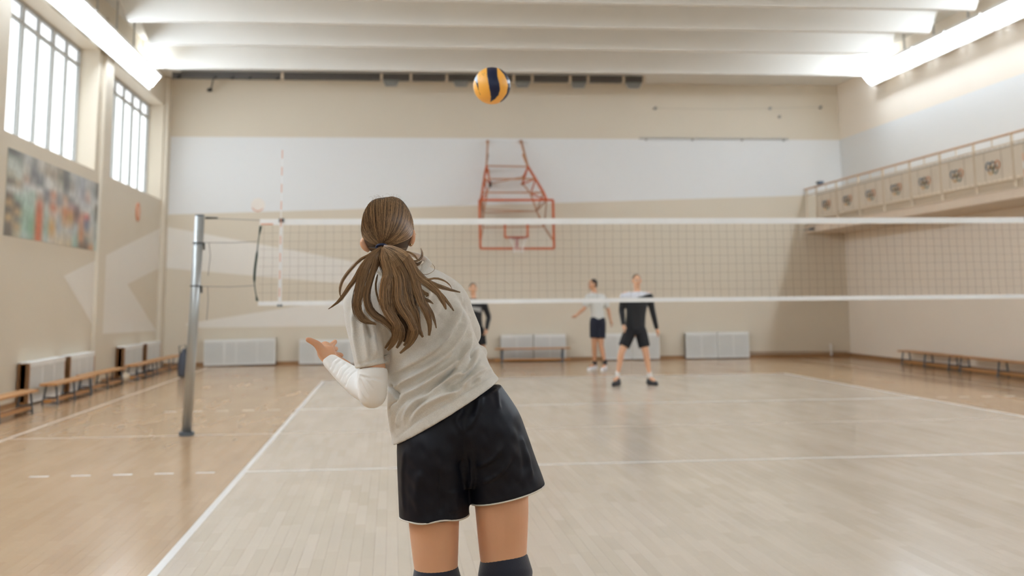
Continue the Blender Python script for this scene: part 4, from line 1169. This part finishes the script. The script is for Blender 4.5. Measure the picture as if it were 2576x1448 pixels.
folds(shm, [
    ([(1158, 742), (1146, 800), (1118, 855), (1075, 893), (1022, 922), (978, 938)], .015, 13, 5),
    ([(1170, 775), (1160, 838), (1130, 886), (1085, 925), (1030, 956), (985, 985)], .013, 12, 5),
    ([(1188, 835), (1168, 892), (1136, 925), (1072, 972), (1016, 1004), (996, 1040), (987, 1078)], .014, 11, 5),
    ([(1208, 892), (1174, 936), (1136, 952), (1090, 990), (1045, 1016), (1023, 1048), (1018, 1070)], .012, 9, 5),
    ([(1232, 920), (1202, 940), (1174, 965), (1146, 988), (1098, 1006), (1060, 1030), (1034, 1058)], .011, 9, 5),
    ([(1112, 962), (1124, 975), (1150, 980), (1168, 966)], -.009, 10, 10),
    ([(1150, 915), (1125, 945), (1095, 968), (1062, 1000)], -.008, 5, 5),
    ([(978, 968), (996, 990), (1012, 1003)], -.016, 5, 5),
    ([(978, 1024), (992, 1042)], -.018, 6, 6),
    ([(1180, 790), (1176, 830), (1182, 850)], .008, 7, 4),
    ([(1213, 862), (1196, 880), (1186, 896)], -.010, 5, 5),
    ([(1086, 700), (1078, 740), (1070, 790)], .006, 10, 6),
    ([(1150, 735), (1120, 770), (1096, 800)], -.005, 10, 10),
    ([(898, 740), (890, 800), (900, 880), (910, 925)], .006, 6, 4),
    ([(915, 760), (916, 830), (928, 905)], .006, 6, 4),
    ([(935, 790), (940, 850), (948, 900)], .006, 6, 5),
    ([(908, 800), (925, 822), (935, 850)], -.006, 5, 5),
    ([(972, 790), (974, 850), (975, 920)], -.010, 6, 6),
    ([(994, 1104), (1060, 1052), (1150, 1000), (1248, 936)], -.0028, 2.2, 2.2),
    ([(890, 920), (930, 908), (970, 896)], -.0022, 2.2, 2.2),
    ([(1000, 1075), (1008, 1040), (1030, 1010)], .007, 6, 4),
    ([(1200, 960), (1215, 938), (1240, 925)], .007, 6, 5),
    ([(1125, 832), (1087, 883), (1048, 912), (1010, 926), (982, 936)], -.0075, 12, 5),
    ([(1180, 846), (1160, 883), (1145, 924), (1106, 955), (1048, 989), (1006, 1006)], -.0065, 5, 4),
    ([(1203, 868), (1176, 926), (1154, 946), (1106, 979), (1053, 1018), (1030, 1042)], -.006, 5, 4),
    ([(1216, 890), (1194, 921), (1174, 946), (1150, 968), (1120, 992)], -.0055, 4, 4),
    ([(1228, 925), (1206, 948), (1180, 966)], -.005, 5, 4),
    ([(1012, 1005), (996, 1014), (980, 1024)], -.010, 5, 5),
    ([(1152, 745), (1160, 780), (1158, 820)], -.005, 6, 4)], .0014, 1.9)
def heather(name):
    m = mat(name, (216, 212, 204), rough=.95, var=.10, scale=30, bump=.12, bscale=500, sheen=.3, spec=.2)
    nt = m.node_tree; b = nt.nodes['Principled BSDF']; src = b.inputs['Base Color'].links[0].from_socket
    tc = nt.nodes.new('ShaderNodeTexCoord'); n = nt.nodes.new('ShaderNodeTexNoise'); n.inputs['Scale'].default_value = 900; n.inputs['Detail'].default_value = 2
    nt.links.new(tc.outputs['Object'], n.inputs['Vector'])
    r = nt.nodes.new('ShaderNodeValToRGB'); r.color_ramp.elements[0].position = .36; r.color_ramp.elements[0].color = (.82, .82, .82, 1); r.color_ramp.elements[1].position = .64; r.color_ramp.elements[1].color = (1.1, 1.1, 1.1, 1)
    nt.links.new(n.outputs['Fac'], r.inputs[0])
    mx = nt.nodes.new('ShaderNodeMix'); mx.data_type = 'RGBA'; mx.blend_type = 'MULTIPLY'; mx.inputs[0].default_value = 1
    nt.links.new(src, mx.inputs[6]); nt.links.new(r.outputs[0], mx.inputs[7]); nt.links.new(mx.outputs[2], b.inputs['Base Color']); return m
M_tee = heather('tshirt_heather_grey')
tee = gput(shm, 't_shirt', M_tee)
# collar rib
cc = crom(np.array([G(935, 668, -.03), G(975, 690, -.055), (G(1030, 690, -.045)), G(1066, 668, .0), G(1074, 655, .05), G(1040, 640, .11), G(980, 636, .12), G(940, 648, .06), G(935, 668, -.03)]), 6)
me = MB().tube(cc[:-1], .0085, 10, closed=True).mesh(); gput(me, 'collar', M_tee)
cf = MB(); cf.limb([(G(1062, 690, -.035), .011, .006), (G(1068, 672, -.015), .012, .006), (G(1079, 659, .0), .012, .006)], n=14); gput(cf.mesh(), 'collar_fold', M_tee)

# shorts
q = MB()
ringloft(q, [(1000, 1085, 1175, 1000, .01, .125, .11), (998, 1130, 1182, 1090, .0, .140, .12), (999, 1180, 1183, 1160, .0, .138, .12), (1001, 1230, 1179, 1215, .0, .125, .115), (1003, 1280, 1180, 1270, .0, .118, .11), (1004, 1303, 1181, 1293, .0, .118, .11)], n=48, sub=6)
ringloft(q, [(1130, 1030, 1258, 965, .01, .125, .11), (1140, 1080, 1302, 1030, .0, .140, .12), (1152, 1135, 1326, 1090, .0, .140, .12), (1166, 1190, 1347, 1150, .0, .128, .118), (1177, 1240, 1364, 1195, .0, .120, .115), (1182, 1266, 1371, 1217, .0, .120, .115)], n=48, sub=6)
ringloft(q, [(1010, 1065, 1250, 965, .01, .128, .11), (1004, 1120, 1300, 1045, .0, .135, .12), (1060, 1160, 1290, 1130, .0, .11, .10)], n=48, sub=6)
ringloft(q, [(1130, 1080, 1215, 1060, .0, .115, .11), (1140, 1150, 1212, 1140, .0, .112, .10), (1158, 1205, 1200, 1200, .0, .10, .09), (1166, 1222, 1190, 1219, .0, .085, .07)], n=32, sub=5)
sm = q.remesh(.0045, 5)
folds(sm, [
    ([(1190, 1000), (1172, 1060), (1170, 1120), (1176, 1180), (1178, 1230)], -.012, 16, 16),
    ([(1216, 985), (1200, 1040), (1172, 1085)], .008, 9, 6),
    ([(1165, 1030), (1150, 1060), (1170, 1090)], .006, 8, 6),
    ([(1262, 1125), (1240, 1155), (1200, 1175)], .006, 7, 4),
    ([(1285, 1150), (1260, 1190), (1215, 1215)], .006, 8, 4),
    ([(1310, 1090), (1328, 1150), (1340, 1200)], .006, 7, 4),
    ([(1300, 1060), (1316, 1130), (1318, 1190)], -.005, 7, 7),
    ([(1018, 1130), (1012, 1210), (1018, 1290)], .006, 8, 4),
    ([(1060, 1180), (1050, 1240), (1056, 1298)], .006, 12, 8),
    ([(1110, 1180), (1106, 1240), (1112, 1295)], -.008, 10, 10),
    ([(1140, 1230), (1146, 1290)], .008, 12, 12),
    ([(1250, 980), (1256, 1030)], .005, 5, 4)], .0015)
M_short = mat('shorts_navy_sheen', (9, 12, 24), rough=.55, var=.15, scale=12, bump=.06, bscale=500, spec=.28)
gput(sm, 'shorts', M_short)
M_pipe = mat('piping_white', (214, 208, 198), rough=.8)
def hem(L_, Rr, c, db, wave):
    A = G(*L_, c); B = G(*Rr, c); m = (A+B)/2; h = (B-A)/2; pts = []
    for k in range(48):
        a = 2*math.pi*k/48; ca, sa = math.cos(a), math.sin(a)
        pts.append(m+h*ca*.995+np.array([0, -sa*db*.99, wave(ca, sa)]))
    return pts
gput(MB().tube(hem((1005, 1301), (1180, 1290), 0, .117, lambda c, s: -.001+.004*math.sin(c*5+.6)*max(s, 0)), .0026, 8, closed=True).mesh(), 'piping', M_pipe)
gput(MB().tube(hem((1183, 1264), (1370, 1215.5), 0, .119, lambda c, s: -.001-.002*max(s, 0)), .0026, 8, closed=True).mesh(), 'piping', M_pipe)

# white compression sleeve
s_ = MB()
s_.limb([(G(937, 928, -.045), .0472, .05), (G(937, 955, -.05), .0478, .05), (G(936, 985, -.045), .045, .046), (G(928, 990, -.03), .040, .04)], n=30, sub=6, caps=False)
s_.sphere(G(937, 989, -.045), .0455)
s_.limb([(G(935, 984, -.035), .043, .045), (G(905, 966, .025), .0425, .042), (G(870, 940, .085), .0355, .035), (G(842, 917, .125), .028, .028), (G(831, 908, .14), .0255, .025)], n=30, sub=6)
slm = s_.remesh(.0036, 4)
def ring_folds(pts, n, amp):
    out = []
    for (cx, cy, ax, ay, hw) in pts:
        nx_, ny_ = -ay, ax
        out.append(([(cx+nx_*hw, cy+ny_*hw), (cx+ax*7, cy+ay*7), (cx-nx_*hw, cy-ny_*hw)], amp, 2.2, 2.2))
    return out
dx_, dy_ = -.78, -.62
ff = ring_folds([(842, 912, dx_, dy_, 22), (850, 919, dx_, dy_, 23), (860, 928, dx_, dy_, 25), (871, 938, dx_, dy_, 27), (884, 950, dx_, dy_, 28)], 5, -.0035)
ff += [([(906, 940), (903, 962), (912, 985), (926, 1005)], .003, 3, 2), ([(908, 945), (925, 962), (940, 980)], -.003, 2.5, 2.5), ([(905, 952), (914, 975), (928, 998)], -.003, 2.5, 2.5), ([(898, 946), (895, 962), (902, 978)], -.003, 2.5, 2.5),
       ([(902, 942), (930, 950), (972, 955)], -.003, 3, 3), ([(900, 940), (925, 946), (950, 960)], .0025, 3, 3), ([(880, 934), (868, 948), (870, 975)], -.003, 2.5, 2.5)]
folds(slm, ff, .0)
gput(slm, 'arm_sleeve', mat('sleeve_white', (242, 241, 238), rough=.8, var=.03, bump=.08, bscale=700, sheen=.2))

# knee pads
M_pad = mat('knee_pad_navy', (22, 26, 42), rough=.85, var=.15, scale=30, bump=.15, bscale=300, sheen=.3)
def pad(kn, top, r):
    mb = MB(); st = []
    n = 22
    for i in range(n):
        t = i/(n-1); p = top*(1-t)+(kn+z((0, 0, -.11)))*t
        bul = r*(1.0-.10*t)+.008*math.sin(math.pi*min(1, t*1.1))+.003*math.sin(i*1.9)+.002*math.sin(i*4.1)
        st.append((p, bul, bul*1.05))
    mb.limb(st, n=36, sub=2, caps=True); return mb.mesh()
gput(pad(kneeL, G(1098, 1452), .075), 'knee_pad', M_pad)
gput(pad(kneeR, G(1270.5, 1432), .083), 'knee_pad', M_pad)
for a in (ankL, ankR):
    mb = MB(); mb.limb([(a+z((0, 0, .09)), .046, .05), (a+z((0, -.003, .0)), .038, .042), (a+z((0, -.008, -.05)), .038, .045)]); gput(mb.mesh(), 'sock', M_sockw)
    mb = MB(); hl = a+z((0, -.045, -.085)); toe = np.array([a[0]+.01, a[1]+.16, 0.0])
    mb.limb([(hl+z((0, .01, .02)), .036, .04), (hl+z((0, .06, .0)), .038, .045), (z((a[0]+.005, a[1]+.08, .045)), .046, .04), (z((a[0]+.01, a[1]+.15, .03)), .042, .026), (z((a[0]+.01, a[1]+.19, .026)), .03, .02)], n=18)
    mb.limb([(hl+z((0, 0, -.02)), .034, .016), (z((a[0], a[1]+.06, .02)), .043, .016), (z((a[0]+.01, a[1]+.19, .016)), .034, .014)], n=16)
    gput(mb.remesh(.006, 2), 'shoe', M_shoew)

# ---- hair
TIE = (961, 619)
caprings = [(949, 499, 990, 494, .02, .01, .01), (935, 505, 1006, 500, .02, .035, .03), (924, 517, 1019, 512, .02, .058, .05), (914, 538, 1032, 533, .02, .082, .065), (909, 560, 1039, 555, .02, .096, .065), (909, 580, 1041, 577, .02, .102, .055),
            (912, 598, 1038, 595, .015, .100, .035), (918, 613, 1031, 611, .012, .092, .015), (928, 626, 1024, 626, .01, .078, .0), (942, 637, 1017, 640, .005, .058, -.004), (958, 645, 1010, 650, .0, .04, -.006)]
hb_ = MB(); ringloft(hb_, caprings, n=48, sub=6)
capme = hb_.mesh()
M_haird = mat('hair_under_brown', (70, 52, 36), rough=.55, var=.25, scale=50)
cap = gput(capme, 'hair', M_haird)
CR = crom(np.array([r for r in caprings], float), 6); ymid = (CR[:, 1]+CR[:, 3])/2
def cap_point(px, py, off):
    L_ = np.interp(py, ymid, CR[:, 0]); R_ = np.interp(py, ymid, CR[:, 2]); c = np.interp(py, ymid, CR[:, 4]); db = np.interp(py, ymid, CR[:, 5])
    s = np.clip((px-(L_+R_)/2)/((R_-L_)/2), -1, 1)
    return G(px, py, c-db*math.sqrt(max(0, 1-s*s))-off)
from mathutils.bvhtree import BVHTree
bvh = BVHTree.FromPolygons([tuple(v.co) for v in capme.vertices], [tuple(p.vertices) for p in capme.polygons])
_cap0 = cap_point
def cap_point(px, py, off):
    tx, ty = px, py
    for k in range(6):
        q = G(tx, ty, 0)-CAM; q /= np.linalg.norm(q)
        hit = bvh.ray_cast(Vector(CAM), Vector(q))
        if hit[0] is not None: return np.array(hit[0])-q*off+np.array(hit[1])*(off*.4)*(1 if np.dot(hit[1], q) < 0 else -1)
        tx += (973-tx)*.03; ty += (580-ty)*.03
    return _cap0(px, py, off)
def strands_mesh(paths, rads, cols_, nm):
    """thin three-sided tapering strands"""
    vs = []; fs = []; cs = []
    for P, r, c in zip(paths, rads, cols_):
        P = np.asarray(P); m = len(P); T = np.gradient(P, axis=0); T /= np.linalg.norm(T, axis=1)[:, None]+1e-9
        e = np.cross(T, np.array([0, 1.0, .01])); e /= np.linalg.norm(e, axis=1)[:, None]+1e-9; g = np.cross(T, e)
        rr = (np.full(m, r) if not hasattr(r, '__len__') else np.asarray(r))[:, None]
        b0 = len(vs); ring = np.stack([P+e*rr, P+(-.5*e+.87*g)*rr, P+(-.5*e-.87*g)*rr], 1).reshape(-1, 3)
        vs.extend(map(tuple, ring.tolist())); cs.append(np.repeat(np.array([[*c, 1.0]]), 3*m, 0))
        for i in range(m-1):
            a = b0+i*3
            for k in range(3): fs.append((a+k, a+(k+1) % 3, a+3+(k+1) % 3, a+3+k))
    me = bpy.data.meshes.new(nm); me.from_pydata(vs, [], fs); me.update()
    ca = me.color_attributes.new('col', 'FLOAT_COLOR', 'POINT'); ca.data.foreach_set('color', np.vstack(cs).astype(np.float32).ravel())
    return me
M_strand = attr_mat('hair_strands_brown', rough=.42, spec=.5)
hr = random.Random(11)
def hcol(light=.5):
    t = min(1.15, max(0, hr.gauss(light, .30)))
    a = np.array(lin((62, 44, 30))[:3]); b2 = np.array(lin((184, 148, 108))[:3]); return tuple(a*(1-t)+b2*t)
topo = [(909, 575), (911, 550), (916, 532), (924, 516), (934, 506), (945, 500), (955, 498), (962, 503), (970, 497), (982, 494), (994, 496), (1006, 502), (1018, 514), (1029, 530), (1037, 550), (1040, 575)]
topo = np.array(topo, float)
paths = []; rads = []; cl_ = []
for k in range(2300):
    u = hr.random()*(len(topo)-1); i = int(u); f = u-i
    x0, y0 = topo[i]*(1-f)+topo[min(i+1, len(topo)-1)]*f
    so = .0010+.0013*hr.random()
    start = hr.random()**2*.35
    lk = math.sin(u*9.7)*.18+math.sin(u*23.1)*.14
    side = (x0-973)/65
    cx, cy2 = x0+side*6+hr.gauss(0, 2), y0*.38+619*.62+abs(side)*8-4
    ex, ey = TIE[0]+hr.gauss(0, 4.0)+side*3, TIE[1]-2+hr.gauss(0, 1.5)
    P = []
    for t in np.linspace(start, 1, 13):
        x = (1-t)**2*x0+2*t*(1-t)*cx+t*t*ex; y = (1-t)**2*y0+2*t*(1-t)*cy2+t*t*ey
        P.append(cap_point(x, y, so+.0006*math.sin(u*31+t*3)))
    paths.append(P); rads.append(.00062); cl_.append(hcol(.40+lk))
for k in range(500):      # nape hair swept up and sideways to the tie
    x0 = hr.uniform(925, 1022); y0 = np.interp(x0, [925, 945, 985, 1010, 1022], [628, 640, 652, 652, 630])-hr.random()*8
    P = []
    for t in np.linspace(0, 1, 9):
        x = x0*(1-t)+(TIE[0]+hr.gauss(0, .3))*t; y = y0*(1-t)+(TIE[1]+2)*t+8*t*(1-t)
        P.append(cap_point(x, y, .0028))
    paths.append(P); rads.append(.0006); cl_.append(hcol(.30))
for k in range(26):       # flyaway hairs at the crown
    u = hr.uniform(3, 12); i = int(u); f = u-i; x0, y0 = topo[i]*(1-f)+topo[i+1]*f
    dx = hr.uniform(-14, 10); dy = hr.uniform(3, 10)
    P = [G(x0+dx*t*1.0+0, y0-dy*math.sin(t*2.4), .02-.03*t) for t in np.linspace(0, 1, 8)]
    paths.append(P); rads.append(np.linspace(.0003, .00012, 8)); cl_.append(hcol(.5))
gput(strands_mesh(paths, rads, cl_, 'hair_strands'), 'hair_strands', M_strand, False)

locks = [   # points px, width px, number of strands, depth offset, lightness
 ([(961, 621), (945, 632), (928, 641), (903, 656), (878, 683), (861, 708), (855, 733), (858, 749)], 4, 26, -.02, .5),
 ([(961, 621), (936, 642), (911, 668), (895, 699), (874, 728), (853, 757), (826, 777)], 6, 55, -.03, .55),
 ([(961, 622), (940, 640), (924, 662), (911, 699), (903, 735), (897, 766), (903, 790), (917, 807), (944, 813)], 12, 150, -.035, .45),
 ([(961, 622), (930, 655), (912, 690), (905, 720), (901, 755), (906, 786), (925, 806), (950, 818)], 8, 80, -.03, .55),
 ([(961, 622), (950, 640), (944, 662), (932, 703), (923, 741), (928, 772), (944, 793), (965, 805), (986, 824), (992, 844), (977, 865), (967, 877)], 9, 150, -.04, .42),
 ([(961, 622), (952, 650), (940, 685), (928, 715), (922, 748), (935, 782), (955, 800), (975, 815)], 6, 60, -.035, .35),
 ([(962, 622), (966, 640), (969, 654), (977, 687), (969, 716), (968, 749), (973, 776), (986, 797), (998, 817), (996, 844), (986, 867), (973, 882)], 13, 260, -.055, .58),
 ([(962, 622), (970, 645), (978, 680), (984, 715), (980, 750), (984, 780), (996, 806), (1010, 830), (1008, 856), (996, 878)], 11, 170, -.05, .40),
 ([(963, 622), (976, 640), (986, 662), (1002, 703), (1002, 741), (1010, 770), (1027, 795), (1039, 819), (1044, 838), (1031, 865), (1006, 888)], 12, 240, -.055, .55),
 ([(963, 622), (980, 640), (996, 665), (1010, 700), (1012, 735), (1020, 765), (1032, 792), (1036, 822), (1028, 850), (1014, 872)], 11, 160, -.05, .35),
 ([(964, 622), (980, 635), (996, 652), (1019, 693), (1023, 728), (1031, 762), (1044, 790), (1052, 824), (1064, 848)], 12, 190, -.05, .45),
 ([(965, 621), (985, 630), (1005, 642), (1023, 655), (1039, 691), (1048, 724), (1060, 762), (1073, 786), (1081, 817), (1079, 848)], 11, 190, -.05, .52),
 ([(965, 621), (990, 630), (1015, 645), (1035, 670), (1046, 700), (1058, 735), (1070, 762), (1085, 786), (1093, 807), (1098, 828)], 6, 60, -.045, .45),
 ([(965, 620), (990, 626), (1015, 637), (1035, 662), (1052, 695), (1079, 716), (1102, 737), (1116, 762), (1122, 778)], 9, 130, -.05, .55),
 ([(965, 620), (995, 628), (1020, 645), (1040, 672), (1064, 699), (1093, 716), (1131, 728), (1162, 736)], 6, 70, -.05, .48),
 ([(1020, 645), (1045, 678), (1068, 701), (1097, 699), (1118, 706), (1131, 716), (1137, 726)], 2.5, 22, -.055, .5),
 ([(1030, 660), (1060, 698), (1090, 722), (1114, 745), (1131, 766), (1143, 784)], 4.5, 45, -.05, .5),
 ([(1000, 650), (1025, 685), (1044, 708), (1052, 724), (1068, 737), (1077, 741), (1071, 746)], 5, 50, -.045, .45),
 ([(1015, 690), (1035, 730), (1060, 750), (1078, 756), (1090, 764)], 5, 40, -.045, .35),
 ([(962, 622), (972, 660), (990, 700), (995, 745), (1000, 790), (1020, 830), (1018, 860)], 22, 260, -.02, .12),  # dark under-locks from here: shade of the gaps put into strand colour
 ([(962, 622), (985, 660), (1010, 700), (1025, 745), (1040, 790), (1055, 830)], 20, 220, -.02, .12),
 ([(962, 622), (975, 655), (985, 690), (998, 720), (1020, 760), (1045, 800)], 18, 160, -.015, .1),
 ([(961, 622), (955, 640), (946, 665), (940, 690)], 8, 90, -.015, .2),
 ([(962, 624), (965, 650), (968, 670), (962, 700)], 7, 60, .0, .12),
 ([(1020, 640), (1035, 655), (1050, 656), (1060, 648), (1062, 636), (1058, 622)], 3, 26, .01, .5),
 ([(1018, 632), (1030, 634), (1042, 642), (1050, 652), (1056, 656)], 2.5, 20, .01, .5),
 ([(1010, 640), (1025, 652), (1040, 662), (1052, 664), (1062, 655)], 5, 40, .0, .35),
 ([(1060, 690), (1075, 690), (1090, 682), (1094, 672), (1086, 662)], 1.0, 3, -.02, .3),
 ([(950, 690), (945, 720), (952, 755), (975, 800)], 3, 16, -.03, .4),
]
paths = []; rads = []; cl_ = []
for pts, wpx, n, dep, lt in locks:
    K = crom(np.array(pts, float), 5); m = len(K)
    d = np.gradient(K, axis=0); d /= np.linalg.norm(d, axis=1)[:, None]+1e-9; nrm = np.stack([-d[:, 1], d[:, 0]], 1)
    tt = np.linspace(0, 1, m); far = K[:, 1]
    base = np.interp(far, [615, 640, 680, 760, 860], [-.095, -.115, -.118, -.135, -.125])
    prof = np.interp(tt, [0, .12, .5, .8, 1], [.30, .75, 1, .75, .18])
    for q_ in range(int(n*1.7)):
        a = hr.uniform(0, 2*math.pi); rr = math.sqrt(hr.random()); ox = rr*math.cos(a); oy = rr*math.sin(a)
        ph = hr.uniform(0, 6.3); end = m-int(hr.random()**2*m*.22)
        stray = 2.2 if hr.random() < .05 else 1.0
        wob = (np.sin(tt*hr.uniform(4, 9)+ph)*.20+np.sin(tt*hr.uniform(12, 22)+ph)*.05)*stray
        X_ = K[:, 0]+nrm[:, 0]*wpx*prof*(ox+wob); Y_ = K[:, 1]+nrm[:, 1]*wpx*prof*(ox+wob)
        D_ = base+dep*np.minimum(1, tt*3+.1)+oy*wpx*PXM*.7*prof
        P = [G(X_[i], Y_[i], D_[i]) for i in range(0, end, 2)]
        if len(P) < 3: continue
        mm = len(P); taper = np.interp(np.linspace(0, 1, mm), [0, .7, 1], [1, .9, .25])
        paths.append(P); rads.append(hr.uniform(.00042, .00068)*taper); cl_.append(hcol(lt+.25*(ox*.5)+(-.1 if oy > 0 else .05)))
pony = gput(strands_mesh(paths, rads, cl_, 'ponytail'), 'ponytail', M_strand, False)
tp = [cap_point(TIE[0]+math.cos(a)*12, TIE[1]+math.sin(a)*5.5, .010+.004*math.sin(a)) for a in np.linspace(0, 2*math.pi, 20, endpoint=False)]
gput(MB().tube(tp, .0042, 10, closed=True).mesh(), 'hair_tie', mat('hair_tie_navy', (20, 32, 66), rough=.6, bump=.2, bscale=400))
M_gold = mat('earring_metal', (214, 190, 150), rough=.25, metal=1)
gput(MB().sphere(G(1034, 615, -.015), .0035).mesh(), 'earring', M_gold)
gput(MB().tube([G(1042.5+3.5*math.cos(a), 589+1.8*math.sin(a), -.004+.006*math.sin(a)) for a in np.linspace(0, 6.28, 12, endpoint=False)], .0009, 6, closed=True).mesh(), 'earring', M_gold)
